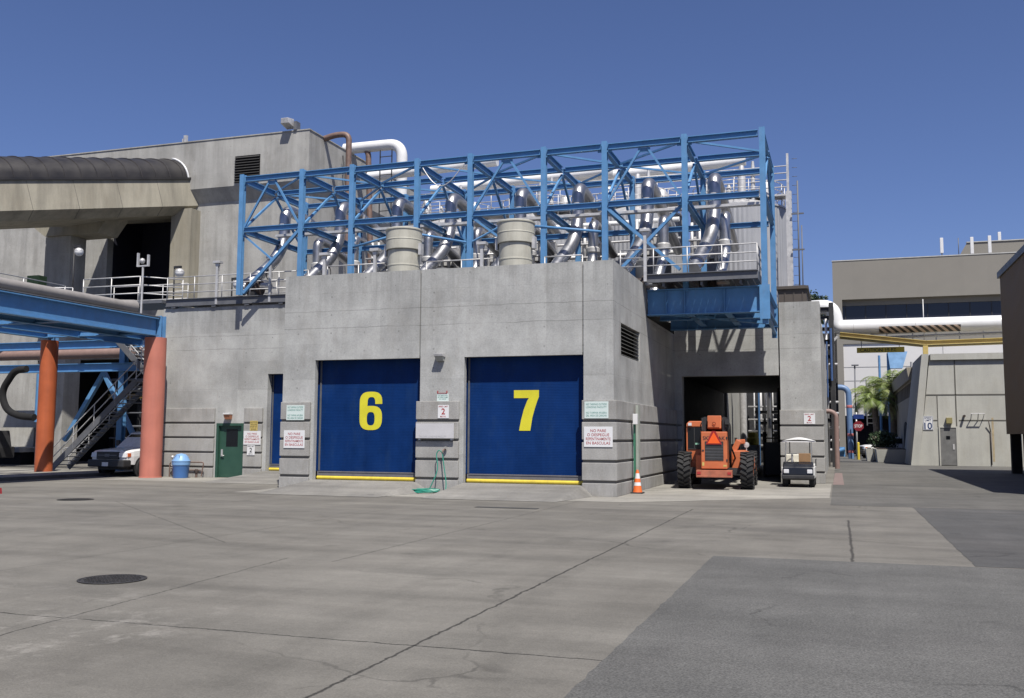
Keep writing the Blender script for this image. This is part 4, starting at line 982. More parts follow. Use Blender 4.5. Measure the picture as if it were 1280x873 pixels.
t = thing('wall_ledge', (-48, 44.5, 0), 'concrete loading ledge behind the orange column', 'ledge')
obj('slab', MB().box(-70, -43.5, 43.4, 47.4, .7, .95).box(-70, -43.5, 45.6, 45.9, 2.1, 3.1), TOWC, t); obj('recess', MB().box(-70, -43.6, 43.6, 47.3, 0, .69), BLACK, t)
t = thing('parked_machine', (-43.0, 40.5, .12), 'dark low machine half hidden behind the orange column', 'machine')
obj('body', MB().box(-46.0, -42.0, 40.0, 41.6, .45, 1.05).prism([(-44.6, 1.0), (-43.2, 1.9), (-42.2, 1.9), (-42.0, 1.0)], 'Y', 40.2, 41.4), DARK, t, bevel=.05)
for wx in (-45.2, -42.8):
    w = obj('wheel', MB().lathe((wx, 39.95, .5), [(.001, 0), (.36, 0), (.4, .05), (.4, .28), (.001, .3)], 18, 'Y'), RUBBER, t)
# stairs
st = thing('stair', (-34, 37, 0), 'grey steel stair climbing right then doubling back under the bridge', 'stairs')
def flight(x0, z0, x1, z1, y0, y1, nm, lit):
    mb = MB()
    for y in (y0, y1): mb.bar((x0, y, z0 + .05), (x1, y, z1 + .05), .04, .28)
    obj('stringer', mb, DGREY, st)
    k = max(4, round(abs(z1 - z0) / .19)); mb = MB()
    for i in range(k):
        x, z = x0 + (x1 - x0) * (i + .5) / k, z0 + (z1 - z0) * (i + .5) / k
        mb.box(x - .14, x + .14, y0 + .03, y1 - .03, z + .08, z + .12)
    obj('tread', mb, GALV, st)
    mb = MB(); dx = x1 - x0; sgn = 1 if dx > 0 else -1
    for y in (y0, y1):
        for h in (.55, 1.0): mb.tube([(x0, y, z0 + h), (x1, y, z1 + h)], .025, 7)
        for i in range(5): mb.tube([(x0 + dx * i / 4, y, z0 + (z1 - z0) * i / 4), (x0 + dx * i / 4, y, z0 + (z1 - z0) * i / 4 + 1)], .022, 6)
        mb.tube(fillet([(x0, y, z0 + 1), (x0 - .35 * sgn, y, z0 + .92), (x0 - .35 * sgn, y, z0 + .5), (x0, y, z0 + .55)], .12, 4), .025, 7)
    obj('handrail', mb, GALV, st)
flight(-34.6, .12, -30.1, 4.1, 36.5, 37.5, 'lower', 1)
flight(-30.2, 4.2, -32.8, 6.6, 37.7, 38.6, 'upper', 0)
obj('landing', MB().box(-30.2, -28.9, 36.4, 38.6, 4.1, 4.2), DGREY, st)
solo('wheel_stop', MB().prism([(-.1, 0), (.1, 0), (.07, .17), (-.07, .17)], 'X', -24.3, -22.95), mat('red wheel stop paint', (.42, .03, .04), .6, var=.2), (-23.6, 0, 0), 'short red wheel stop on the ground at the left edge', 'wheel stop')
wsb = bpy.data.objects['wheel_stop']; wsb.location = (-23.95, 22.6, 0)

# ================================================================== PICKUP TRUCK
def wheel(parent, x, y, r, w, side, rimm):
    """axle along X; side = +1 faces +X"""
    t = obj('wheel', MB().lathe((x, y, r), [(r * .62, -w / 2), (r * .9, -w / 2), (r, -w * .35), (r, w * .35), (r * .9, w / 2), (r * .62, w / 2), (r * .6, w * .3), (r * .6, -w * .3), (r * .62, -w / 2)], 28, 'X'), RUBBER, parent)
    mb = MB().lathe((x, y, r), [(r * .61, side * w * .42), (r * .5, side * w * .3), (r * .3, side * w * .36), (.001, side * w * .4)], 20, 'X')
    obj('rim', mb, rimm, t)
    return t
def pickup(loc, label):
    # built facing -Y at the world origin offset 'loc' (front bumper at y = 0)
    ox, oy = loc[0], loc[1]
    t = thing('pickup_truck', (ox, oy, 0), label, 'pickup truck')
    def L(mb): return shift(mb, ox, oy, 0)
    W = .98
    secs = []
    body = MB()
    # side profile of lower body (y,z)
    top = [(0.06, .62), (.04, 1.0), (.16, 1.10), (1.35, 1.16), (2.9, 1.18), (5.55, 1.2)]
    prof2 = [(0.02, .52)] + top[1:] + [(5.6, .55)]
    ny = len(prof2)
    ring = []
    for yy, zz in prof2:
        pass
    def sect(y, zb, zt, w, crown): return [(-w, y, zb), (-w * 1.0, y, zb + (zt - zb) * .55), (-w * .97, y, zt - .08), (-w * .88, y, zt - .01), (0, y, zt + crown), (w * .88, y, zt - .01), (w * .97, y, zt - .08), (w, y, zb + (zt - zb) * .55), (w, y, zb)]
    S = [sect(.06, .55, 1.0, W * .90, 0), sect(.14, .52, 1.07, W * .95, .03), sect(.45, .5, 1.12, W, .05), sect(1.35, .48, 1.19, W, .05), sect(1.4, .48, 1.17, W, .02), sect(3.3, .48, 1.2, W, 0), sect(5.5, .5, 1.22, W, 0), sect(5.62, .55, 1.2, W * .97, 0)]
    k = len(S[0])
    for s_ in S: body.v += [Vector(p) for p in s_]
    for i in range(len(S) - 1):
        for j in range(k): j2 = (j + 1) % k; body.f.append([i * k + j, i * k + j2, (i + 1) * k + j2, (i + 1) * k + j]); body.sm.append(False)
    body.f.append(list(range(k))); body.sm.append(False); body.f.append([(len(S) - 1) * k + j for j in range(k)]); body.sm.append(False)
    b = obj('body', L(body), CARW, t)
    # cab
    c = [(1.35, 1.17, .88), (2.05, 1.80, .74), (2.35, 1.86, .73), (3.35, 1.86, .73), (3.6, 1.78, .74), (3.72, 1.2, .88)]
    cab = MB()
    for yy, zz, w in c: cab.v += [Vector((-w, yy, zz)), Vector((w, yy, zz))]
    base_ = [(-.93, 1.35, 1.15), (.93, 1.35, 1.15), (-.93, 3.72, 1.15), (.93, 3.72, 1.15)]
    for i in range(len(c) - 1): cab.f.append([2 * i, 2 * i + 1, 2 * i + 3, 2 * i + 2]); cab.sm.append(False)
    cab.f.append([0, 2, 4, 6, 8, 10]); cab.sm.append(False); cab.f.append([1, 3, 5, 7, 9, 11][::-1]); cab.sm.append(False)
    obj('cab', L(cab), CARW, t)
    g = MB().hexa([(-.80, 1.455, 1.24), (.80, 1.455, 1.24), (-.80, 1.47, 1.25), (.80, 1.47, 1.25), (-.70, 1.98, 1.745), (.70, 1.98, 1.745), (-.70, 2.0, 1.75), (.70, 2.0, 1.75)])
    obj('windscreen', L(g), GLASS, t)
    for s_ in (-1, 1):
        for a_, bb in ((1.75, 2.55), (2.65, 3.5)):
            mb = MB().add([(s_ * .865, a_, 1.26), (s_ * .865, bb, 1.26), (s_ * .755, bb - .02, 1.74), (s_ * .755, max(a_, 2.1), 1.74)], [(0, 1, 2, 3)])
            obj('side_window', L(mb), GLASS, t)
        obj('headlight', L(MB().hexa([(s_ * .60, -.005, .80), (s_ * .93, .03, .80), (s_ * .60, .1, .80), (s_ * .96, .3, .80), (s_ * .60, .01, .99), (s_ * .9, .05, .99), (s_ * .60, .12, .99), (s_ * .955, .28, .99)])), LAMPG, t, bevel=.01)
        obj('indicator', L(MB().box(s_ * .90, s_ * .965, .13, .3, .82, .97)), AMBER, t)
        obj('mirror', L(MB().box(s_ * 1.0, s_ * 1.18, 1.62, 1.72, 1.25, 1.5)), DARK, t, bevel=.02)
        for wy in (.95, 4.55):
            obj('wheel_arch', L(MB().lathe((s_ * .985, wy, .38), [(.36, -.012), (.46, -.012), (.47, .012), (.36, .012)], 28, 'X')), DARK, t)
            obj('arch_void', L(MB().lathe((s_ * .965, wy, .38), [(.001, -.03), (.45, -.03), (.45, .024), (.001, .024)], 28, 'X')), BLACK, t)
            w = wheel(t, ox + s_ * .90, oy + wy, .385, .26, s_, GALV)
    obj('grille', L(MB().box(-.58, .58, -.02, .1, .72, 1.03)), DARK, t, bevel=.02)
    gm_ = MB().box(-.5, .5, -.035, -.02, .86, .9).box(-.12, .12, -.04, -.02, .82, .94); obj('grille_bar', L(gm_), DGREY, t)
    obj('bumper', L(MB().box(-.96, .96, -.12, .35, .40, .70)), DARK, t, bevel=.05)
    obj('number_plate', L(MB().box(-.16, .16, -.135, -.12, .44, .60)), WHITE, t)
    obj('underbody', L(MB().box(-.8, .8, .3, 5.4, .28, .5)), DARK, t)
    return t
tr = pickup((-28.6, 33.15, 0), 'white pickup truck with black grille parked behind the salmon column')
tr.rotation_euler = (0, 0, R(-4))
# ================================================================== TELEHANDLER (local: rear axle at origin, forward +Y)
tx, ty = -4.03, 34.35
th = thing('telehandler', (tx, ty, 0), 'orange telehandler seen from behind with a slow vehicle triangle', 'telehandler')
def TL(mb): return shift(mb, tx, ty, 0)
def tyre(x, y, s_):
    r, w = .63, .42
    mb = MB().lathe((x, y, r), [(r * .55, -w / 2), (r * .85, -w / 2), (r * .95, -w * .42), (r * .95, w * .42), (r * .85, w / 2), (r * .55, w / 2)], 32, 'X')
    for k in range(22):
        a = 2 * math.pi * k / 22
        for h in (-1, 1):
            a2 = a + (math.pi / 22 if h > 0 else 0)
            c0 = Vector((0, math.cos(a2), math.sin(a2))); c1 = Vector((0, math.cos(a2 + .17), math.sin(a2 + .17)))
            o = Vector((x, y, r)); p = o + c1 * (r * .965) + Vector((0, 0, 0)); q = o + c0 * (r * .955) + Vector((h * w * .5, 0, 0))
            d = (q - p).normalized(); u = c0
            mb.bar(p, q, .075, .075, u)
    t_ = obj('wheel', TL(mb), RUBBER, th)
    obj('rim', TL(MB().lathe((x, y, r), [(r * .56, s_ * w * .45), (r * .5, s_ * w * .2), (r * .25, s_ * w * .25), (.001, s_ * w * .3)], 20, 'X')), TELE, t_)
for x, s_ in ((-1.05, -1), (1.05, 1)):
    tyre(x, 0, s_); tyre(x * .99, 3.1, s_)
obj('chassis', TL(MB().box(-.42, .42, -.55, 3.6, .52, .85).box(-.9, .9, -.09, .09, .5, .72).box(-.9, .9, 3.0, 3.2, .5, .72)), DARK, th)
eh = obj('rear_hood', TL(MB().box(-.43, .43, -.8, .3, .70, 1.95)), TELE, th, bevel=.03)
obj('grille', TL(MB().box(-.30, .31, -.815, -.80, .98, 1.62)), DARK, eh)
obj('lettering', TL(glyphs(['SKYTRAK'], 0, -.805, 1.73, .74, .12, .012)), INK, eh)
obj('latch', TL(MB().box(-.40, -.33, -.82, -.80, 1.30, 1.34)), DARK, eh)
tri = obj('slow_vehicle_sign', TL(MB().prism([(-.27, 1.52), (.27, 1.52), (.06, 1.97), (-.06, 1.97)], 'Y', -.85, -.845)), TRIR, th)
obj('reflector', TL(MB().prism([(-.205, 1.555), (.205, 1.555), (.0, 1.93)], 'Y', -.858, -.852)), TRIO, tri)
obj('rear_bumper', TL(MB().box(-.59, .59, -.95, -.55, .42, .66).box(-.55, .55, -.955, -.94, .44, .47)), TELE2, th, bevel=.02)
cb = obj('cab', TL(MB().box(-1.03, -.45, .25, 1.7, .95, 2.12).prism([(-1.03, 2.12), (-.45, 2.12), (-.45, 2.32), (-.92, 2.32), (-1.01, 2.24)], 'Y', .22, 1.72)), TELE, th, bevel=.025)
obj('window', TL(MB().box(-.97, -.52, .23, .245, 1.35, 2.1).box(-1.045, -1.035, .4, 1.6, 1.4, 2.1)), GLASS, cb)
obj('sticker', TL(MB().box(-.72, -.58, .222, .229, 1.5, 1.56)), mat('pale green sticker', (.3, .6, .45), .5), cb)
obj('cab_body', TL(MB().box(-.98, -.45, .2, 1.9, .6, .95).box(-.66, -.45, -.3, .2, .6, 1.15)), TELE, th, bevel=.03)
obj('boom_pivot', TL(MB().box(-.36, -.27, -.5, .4, 1.95, 2.45).box(.27, .36, -.5, .4, 1.95, 2.45).lathe((-.4, -.2, 2.25), [(.12, 0), (.12, .8), (.001, .8)], 14, 'X')), DARK, th)
bo = obj('boom', TL(MB().bar((0, -.55, 2.28), (0, 4.6, 1.45), .46, .44)), TELE, th, bevel=.02)
obj('boom_end_plate', TL(MB().box(-.2, .2, -.66, -.63, 2.1, 2.48).lathe((0, -.665, 2.22), [(.06, -.02), (.06, .01), (.001, -.02)], 14, 'Y')), TELE, bo)
obj('lamp_bracket', TL(MB().box(-.42, -.36, -.6, -.5, 1.98, 2.42).box(.36, .5, -.6, -.5, 2.2, 2.4)), DARK, bo)
obj('engine_hood', TL(MB().prism([(.48, .62), (1.22, .62), (1.22, 1.02), (1.12, 1.2), (.9, 1.3), (.48, 1.3)], 'Y', .72, 2.3)), TELE, th, bevel=.04)
obj('boom_arm', TL(MB().bar((.55, .95, 1.28), (.74, .95, 1.66), .2, .2).bar((.70, .95, 1.60), (.95, .95, 1.62), .16, .16)), TELE, th, bevel=.03)
obj('mirror', TL(MB().lathe((.98, 1.1, 1.5), [(.001, -.04), (.1, -.03), (.1, .03), (.001, .04)], 14, 'Y').tube([(.98, 1.1, 1.3), (.98, 1.1, 1.45)], .02, 6)), GALV, th)
obj('reflector_plate', TL(MB().box(.52, .60, .705, .715, .98, 1.14)), AMBER, th)
obj('fork_carriage', TL(MB().box(-.6, .6, 4.5, 4.65, .3, 1.5).box(-.5, -.38, 4.65, 5.8, .3, .36).box(.38, .5, 4.65, 5.8, .3, .36)), DARK, th)
obj('hose', TL(MB().tube(fillet([(.38, -.4, 2.1), (.5, -.3, 1.5), (.58, .4, 1.2), (.62, .8, 1.0)], .3, 5), .03, 7)), DARK, th)
for s_ in (-1, 1):
    obj('tail_lamp', TL(MB().box(s_ * .50 - .06, s_ * .50 + .06, -.965, -.95, .52, .60)), RED, th)
    obj('mudguard', TL(MB().box(s_ * 1.05 - .2, s_ * 1.05 + .2, .2, .75, 1.18, 1.22).box(s_ * 1.05 - .2, s_ * 1.05 + .2, .74, .78, .9, 1.18)), DARK, th)
obj('exhaust', TL(MB().tube([(.62, 1.2, 1.3), (.62, 1.2, 1.75)], .05, 10)), DARK, th)
mb = MB()
for k in range(3): mb.tube(fillet([(.30 + .05 * k, -.35, 2.35), (.46 + .04 * k, -.45, 2.2), (.47 + .03 * k, -.3, 1.2), (.5, .2, .85)], .25, 5), .018, 6)
mb.tube(fillet([(-.3, -.4, 2.4), (-.48, -.45, 2.2), (-.47, .1, 1.9)], .2, 4), .018, 6)
obj('hydraulic_hose', TL(mb), RUBBER, th)
obj('grille_slat', TL(MB().box(-.29, .30, -.822, -.816, 1.06, 1.075).box(-.29, .30, -.822, -.816, 1.16, 1.175).box(-.29, .30, -.822, -.816, 1.26, 1.275).box(-.29, .30, -.822, -.816, 1.36, 1.375).box(-.29, .30, -.822, -.816, 1.46, 1.475)), DGREY, eh)
obj('hazard_decal', TL(MB().box(-.40, -.33, -.806, -.801, .80, .92).box(.30, .41, -.806, -.801, .78, .84)), SIGNY, eh)
obj('hinge', TL(MB().box(.40, .445, -.815, -.79, 1.7, 1.78).box(.40, .445, -.815, -.79, .95, 1.03)), DARK, eh)
obj('cab_frame', TL(MB().box(-.76, -.73, .222, .229, 1.35, 2.1).box(-.97, -.52, .222, .229, 1.34, 1.37)), DARK, cb)
obj('work_lamp', TL(MB().box(-.95, -.83, .14, .22, 2.16, 2.26)), LAMPG, cb)
th.rotation_euler = (0, 0, R(2.5))

# ================================================================== GOLF CART (faces the camera)
gx, gy = -1.40, 36.35
gc = thing('golf_cart', (gx, gy, 0), 'small white roofed golf cart with dark front by the right pier', 'golf cart')
def GL(mb): return shift(mb, gx, gy, 0)
for x, s_ in ((-.46, -1), (.46, 1)):
    for y in (.45, 2.1):
        t_ = obj('wheel', GL(MB().lathe((x, y, .23), [(.13, -.1), (.2, -.1), (.23, -.07), (.23, .07), (.2, .1), (.13, .1)], 20, 'X')), RUBBER, gc)
        obj('rim', GL(MB().lathe((x, y, .23), [(.135, s_ * .08), (.001, s_ * .09)], 14, 'X')), GALV, t_)
BK = mat('dark cowl plastic', (.012, .014, .02), .3)
IVORY = mat('ivory seat vinyl', (.72, .70, .60), .5)
obj('front_cowl', GL(MB().prism([(0, .42), (.02, .70), (.14, .82), (.42, .90), (.6, .88), (.6, .42)], 'X', -.52, .52)), BK, gc, bevel=.04)
obj('bumper', GL(MB().box(-.56, .56, -.10, .1, .30, .44)), DARK, gc, bevel=.03)
obj('side_panel', GL(MB().box(.50, .57, .1, 2.4, .32, .72).box(-.57, -.50, .1, 2.4, .32, .72)), mat('white cart body', (.74, .74, .72), .4), gc, bevel=.02)
obj('floor', GL(MB().box(-.5, .5, .1, 2.5, .26, .36)), DARK, gc)
for x in (-.40, .40): obj('headlight', GL(MB().box(x - .09, x + .09, -.03, .04, .50, .64)), LAMPG, gc, bevel=.02)
obj('seat', GL(MB().box(-.48, .48, .75, 1.12, .62, .84)), IVORY, gc, bevel=.04)
obj('backrest', GL(MB().box(-.46, .46, 1.06, 1.16, .84, 1.16)), IVORY, gc, bevel=.04)
obj('rear_body', GL(MB().box(-.55, .55, 1.6, 2.5, .36, .80)), mat('cart rear body', (.7, .7, .68), .4), gc, bevel=.04)
obj('steering_column', GL(MB().tube([(-.22, .45, .85), (-.22, .8, 1.18)], .035, 8).lathe((-.22, .8, 1.17), [(.16, 0), (.18, .015), (.16, .03), (.14, .015), (.16, 0)], 18)), DGREY, gc)
obj('rail', GL(MB().tube([(.60, .5, .75), (.60, .5, .98), (.60, 1.3, .98)], .02, 7)), DARK, gc)
for x in (-.46, .46): obj('roof_post', GL(MB().tube([(x, .55, .85), (x * .96, 1.1, 1.64)], .018, 7)), DGREY, gc)
for x in (-.36, .36): obj('roof_post', GL(MB().tube([(x, 2.1, .8), (x, 2.1, 1.64)], .018, 7)), DGREY, gc)
rf_ = MB(); nX, nY = 8, 6
for i in range(nX + 1):
    for j in range(nY + 1):
        u, v = i / nX * 2 - 1, j / nY * 2 - 1
        rf_.v.append(Vector((u * .58, 1.62 + v * .62, 1.64 + .14 * (1 - abs(u) ** 1.6) * (1 - .6 * abs(v) ** 3))))
for i in range(nX):
    for j in range(nY): a_ = i * (nY + 1) + j; rf_.f.append([a_, a_ + nY + 1, a_ + nY + 2, a_ + 1]); rf_.sm.append(True)
rf_.box(-.58, .58, 1.02, 2.22, 1.60, 1.639)
obj('roof', GL(rf_), WHITE, gc)
solo('cardboard_box', MB().box(gx + .02, gx + .43, gy + .40, gy + .72, .90, 1.2), WOODB, (gx + .2, gy + .8, .9), 'brown cardboard box on the front of the golf cart', 'box', None, .006)

# ================================================================== BEYOND THE TUNNEL
solo('yard_wall', MB().box(-6.9, -6.5, 61.6, 72, 0, 6), PYLC, (-6.7, 66, 0), 'pale wall in the sun beyond the dark passage', 'wall')
solo('yard_column', MB().tube([(-5.7, 63.5, 0), (-5.7, 63.5, 6.5)], .22, 16), GALV, (-5.7, 63.5, 0), 'pale round column beyond the passage', 'column')
t = thing('pipe_rack', (-3.6, 70, 0), 'dark process pipework seen through the passage', 'pipework')
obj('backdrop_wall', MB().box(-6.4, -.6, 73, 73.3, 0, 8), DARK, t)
mb = MB()
for k in range(12): mb.tube([(-5.6 + k * .42, 71 + (k % 3) * .4, 0), (-5.6 + k * .42, 71 + (k % 3) * .4, 6.5)], .05 + .04 * (k % 3), 8)
for z in (1.2, 2.2, 3.0, 3.9): mb.tube([(-6, 70.6, z), (-.8, 70.6, z)], .06, 8)
obj('riser', mb, GALV, t)
mb = MB()
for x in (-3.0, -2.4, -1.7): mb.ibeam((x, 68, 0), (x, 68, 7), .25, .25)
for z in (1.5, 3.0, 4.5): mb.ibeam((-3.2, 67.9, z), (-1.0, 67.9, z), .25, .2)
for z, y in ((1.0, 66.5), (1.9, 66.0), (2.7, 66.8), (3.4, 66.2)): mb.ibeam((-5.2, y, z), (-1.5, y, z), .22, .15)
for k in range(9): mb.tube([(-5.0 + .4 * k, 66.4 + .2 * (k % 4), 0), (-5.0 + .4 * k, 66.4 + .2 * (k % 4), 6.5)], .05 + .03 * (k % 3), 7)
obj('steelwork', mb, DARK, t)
solo('riser_pipe', MB().tube([(-4.8, 64.5, 0), (-4.8, 64.5, 6.5)], .065, 10), mat('blue riser paint', (.08, .18, .36), .5), (-4.8, 64.5, 0), 'blue upright pipe seen through the passage', 'pipe')
solo('riser_pipe', MB().tube([(-4.2, 65, 1.2), (-4.2, 65, 6.5)], .14, 10).tube([(-4.2, 65, 1.3), (-3.8, 65, 1.0)], .12, 10), STEELD, (-4.2, 65, 0), 'silver upright pipe seen through the passage', 'pipe')
t = thing('pump_unit', (-4.9, 61.8, 0), 'yellow pump unit beyond the telehandler', 'pump')
obj('motor', MB().lathe((-5.0, 61.8, 1.3), [(.001, 0), (.32, 0), (.36, .05), (.36, .4), (.3, .45), (.3, .75), (.001, .8)], 18), YEL, t); obj('stand', MB().box(-5.3, -4.6, 61.5, 62.2, 0, 1.3), GALV, t)
t = thing('pipe_manifold', (-2.5, 52, 0), 'black valves and pipes along the right side of the passage', 'pipework')
mb = MB()
for k in range(7): mb.tube([(-2.75 + .1 * (k % 3), 50 + k * 1.2, 0), (-2.75 + .1 * (k % 3), 50 + k * 1.2, 4.2)], .07, 8)
for z in (.7, 1.3, 2.0, 2.8): mb.tube([(-2.7, 49, z), (-2.7, 59, z)], .08, 8)
for k in range(10): mb.lathe((-2.75, 50 + k * .9, .5 + (k * .37) % 2.2), [(.001, -.1), (.2, -.08), (.2, .08), (.001, .1)], 12, 'Y')
obj('pipe', mb, DARK, t)
t = thing('pallet_stack', (-3.6, 45.5, 0), 'dark stacked equipment beside the telehandler in the passage', 'equipment')
obj('cabinet', MB().box(-3.15, -2.3, 45, 46.4, .1, 1.55), DARK, t, bevel=.03); obj('frame', MB().box(-3.2, -3.15, 44.9, 46.5, 0, 2).box(-2.3, -2.25, 44.9, 46.5, 0, 2.3).box(-3.2, -2.2, 44.9, 44.95, 1.7, 1.76), DARKB, t)

# ================================================================== RIGHT SIDE
# dark metal building overhanging at right
mbd = thing('metal_building', (12, 43, 0), 'dark ribbed metal building raised on posts at the right edge', 'building')
X8 = 8.2
mb = MB().box(X8, 40, 30.9, 55.85, 2.0, 10.1)
k = 0; y = 30.95
while y < 55.8: mb.box(X8 - .035, X8, y, y + .11, 2.0, 10.1); y += .3
x = X8 + .05
while x < 14: mb.box(x, x + .11, 55.85, 55.885, 2.0, 10.1); x += .3
obj('siding', mb, SIDING, mbd)
obj('roof_trim', MB().prism([(X8 - .12, 10.1), (40, 10.1), (40, 14.0), (X8 - .12, 10.42)], 'Y', 30.8, 56), mat('bronze trim', (.11, .095, .08), .5), mbd)
for y in (55.4, 49, 43, 37, 31.2): obj('post', MB().box(8.34, 8.78, y, y + .4, 0, 2.0), BLACK, mbd)
obj('base_wall', MB().box(8.9, 30, 31.5, 55.6, 0, 2.0), mat('grey base', (.06, .058, .055), .8), mbd)
solo('drain_pipe', MB().tube([(8.85, 55.95, 0), (8.85, 55.95, 2.3)], .05, 8), GALV, (8.85, 55.95, 0), 'pale drain pipe at the foot of the dark metal building', 'pipe')

# annex with battered edge
an = thing('annex_building', (9, 72, 0), 'pale concrete annex with a leaning left edge and grey door', 'building')
def lean(z): return 4.43 + (5.3 - 4.43) * z / 7.25
F = 69.0
mb = MB().hexa([(lean(0) + .5, F + .12, 0), (22, F + .12, 0), (lean(0) + .5, 77, 0), (22, 77, 0), (lean(6.85) + .5, F + .12, 6.85), (22, F + .12, 6.85), (lean(6.85) + .5, 77, 6.85), (22, 77, 6.85)])
obj('wall', mb, PYLC, an)
fn = MB().hexa([(lean(0), F - .05, 0), (lean(0) + .5, F - .05, 0), (lean(0), 77.1, 0), (lean(0) + .7, 77.1, 0), (lean(7.25), F - .05, 7.25), (lean(7.25) + .42, F - .05, 7.25), (lean(7.25), 77.1, 7.25), (lean(7.25) + .5, 77.1, 7.25)])
fn.box(lean(7) + .55, 22, F - .05, 77.1, 6.853, 7.25)
obj('edge_fin', fn, PYLC, an)
jm = MB().box(7.22, 7.29, F + .1, F + .13, 0, 6.83).box(5.4, 22, F + .1, F + .13, 4.55, 4.62).box(5.05, 6.1, F + .1, F + .13, 2.9, 2.96).box(7.4, 22, F + .1, F + .13, 2.9, 2.96).box(6.12, 6.17, F + .1, F + .13, 2.5, 4.55)
for i_ in (): pass
obj('panel_joint', jm, mat('joint shadow', (.12, .115, .10), .9), an)
dd = obj('door', MB().box(6.25, 7.2, F + .06, F + .125, .05, 2.45), GREYDOOR, an)
obj('window', MB().box(6.6, 6.83, F + .05, F + .062, 1.7, 1.92), GLASS, dd); obj('handle', MB().box(6.98, 7.08, F + .03, F + .06, 1.05, 1.4), GALV, dd)
obj('frame', MB().box(6.17, 6.25, F + .03, F + .125, 0, 2.53).box(7.2, 7.28, F + .03, F + .125, 0, 2.53).box(6.25, 7.2, F + .03, F + .125, 2.45, 2.53), PYLC, dd)
obj('rust_streak', MB().box(9.30, 9.42, F + .112, F + .119, .3, 3.1), PINKM, an)
obj('conduit', MB().tube([(9.22, F + .07, .1), (9.22, F + .07, 2.2)], .035, 8).tube([(9.22, F + .07, 2.2), (9.1, F - .1, 2.9)], .03, 8).tube([(7.7, F + .1, 3.2), (7.7, F - .2, 3.2)], .08, 8), DARKB, an)
obj('wall_rail', MB().tube([(8.1, F - .3, 3.35), (8.85, F - .3, 3.35), (8.8, F + .1, 3.0)], .03, 7).tube([(8.1, F - .3, 3.35), (8.1, F + .1, 3.0)], .03, 7).tube([(8.5, F - .3, 3.35), (8.5, F + .1, 2.9)], .03, 7), GALV, an)
t = thing('wall_light', (6.75, F, 2.9), 'brass box light above the grey annex door', 'wall light')
obj('housing', MB().box(6.62, 6.98, F - .18, F + .12, 2.72, 3.1), mat('brass housing', (.28, .24, .1), .5), t, bevel=.02)
t = thing('speed_limit_sign', (5.45, F, 2.7), 'white and blue speed limit 10 sign on the annex wall', 'sign')
obj('panel', MB().box(5.25, 5.85, F + .08, F + .1, 2.3, 3.2), SIGNW, t)
mb = glyphs(['SPEED', 'LIMIT'], 5.55, F + .075, 3.0, .48, .26, .01); g2 = glyphs(['10'], 5.55, F + .075, 2.57, .48, .40, .02); mb.add(g2.v, g2.f)
mb.box(5.27, 5.83, F + .076, F + .079, 3.16, 3.18).box(5.27, 5.83, F + .076, F + .079, 2.32, 2.34).box(5.27, 5.29, F + .076, F + .079, 2.34, 3.16).box(5.81, 5.83, F + .076, F + .079, 2.34, 3.16)
obj('lettering', mb, NAVY, t)
# low wing along the road
wg = thing('low_building', (8, 88, 0), 'low concrete wing with a window strip behind the annex', 'building')
mb = MB().box(5.25, 20, 77.2, 106, 0, 4.9).box(5.25, 20, 77.2, 106, 5.95, 6.05).prism([(5.0, 6.05), (20, 6.05), (20, 6.95), (4.85, 6.95)], 'Y', 77.2, 107)
for y in range(78, 106, 2): mb.box(5.25, 5.45, y, y + .25, 4.9, 5.95)
obj('wall', mb, mat('wing concrete', (.36, .33, .27), .9, var=.08, scale=.6, streak=.15), wg)
obj('window', MB().box(5.4, 6, 77.4, 105.8, 4.9, 5.95), GLASSB, wg)
pts_ = [(5.2 - .0, 0)] ; ar = []
for k in range(13):
    a = math.pi * k / 12; ar.append((86.2 + 2.2 * -math.cos(a), 2.2 + .9 * math.sin(a)))
obj('arched_entry', MB().prism([(84.0, .0)] + ar + [(88.4, .0)], 'X', 5.2, 5.26), BLACK, wg)
# planters
for x0, x1, y0, y1, lab in ((2.55, 4.7, 75.6, 77.2, 'long concrete planter before the low wing'), (1.95, 2.45, 80, 75, 'narrow concrete planter left of the long one')):
    t = thing('planter', ((x0 + x1) / 2, y0, 0), lab, 'planter', 'concrete planters by the road')
    obj('trough', MB().hexa([(x0 + .1, y0 + .1, 0), (x1, y0 + .1, 0), (x0 + .1, y1 + 8, 0), (x1, y1 + 8, 0), (x0, y0, .95), (x1, y0, .95), (x0, y1 + 8, .95), (x1, y1 + 8, .95)]), PYLC, t)
    obj('soil', MB().box(x0 + .15, x1 - .1, y0 + .15, y1 + 7.9, .95, 1.0), mat('soil', (.05, .035, .025), .95), t)
def leaves(mb, c, rx, ry, rz, nn, s, rnd):
    for _ in range(nn):
        while True:
            p = Vector((rnd.uniform(-1, 1), rnd.uniform(-1, 1), rnd.uniform(-1, 1)))
            if .25 < p.length < 1: break
        wob = .75 + .25 * math.sin(p.x * 7 + p.y * 5) * math.cos(p.z * 6)
        q = Vector(c) + Vector((p.x * rx, p.y * ry, p.z * rz)) * wob
        a, b = Vector((rnd.gauss(0, 1), rnd.gauss(0, 1), rnd.gauss(0, 1))).normalized(), Vector((rnd.gauss(0, 1), rnd.gauss(0, 1), rnd.gauss(0, 1))).normalized()
        e = s * rnd.uniform(.6, 1.4); mb.add([q - a * e, q + b * e * .4, q + a * e, q - b * e * .4], [(0, 1, 2, 3)])
rnd = random.Random(3)
t = thing('shrub', (3.3, 84, .9), 'dark rounded shrub in the planter before the palms', 'shrub')
mb = MB(); leaves(mb, (3.5, 88, 1.6), 1.5, 2.5, 1.0, 2600, .13, rnd); obj('foliage', mb, SHRUB, t)
mb = MB()
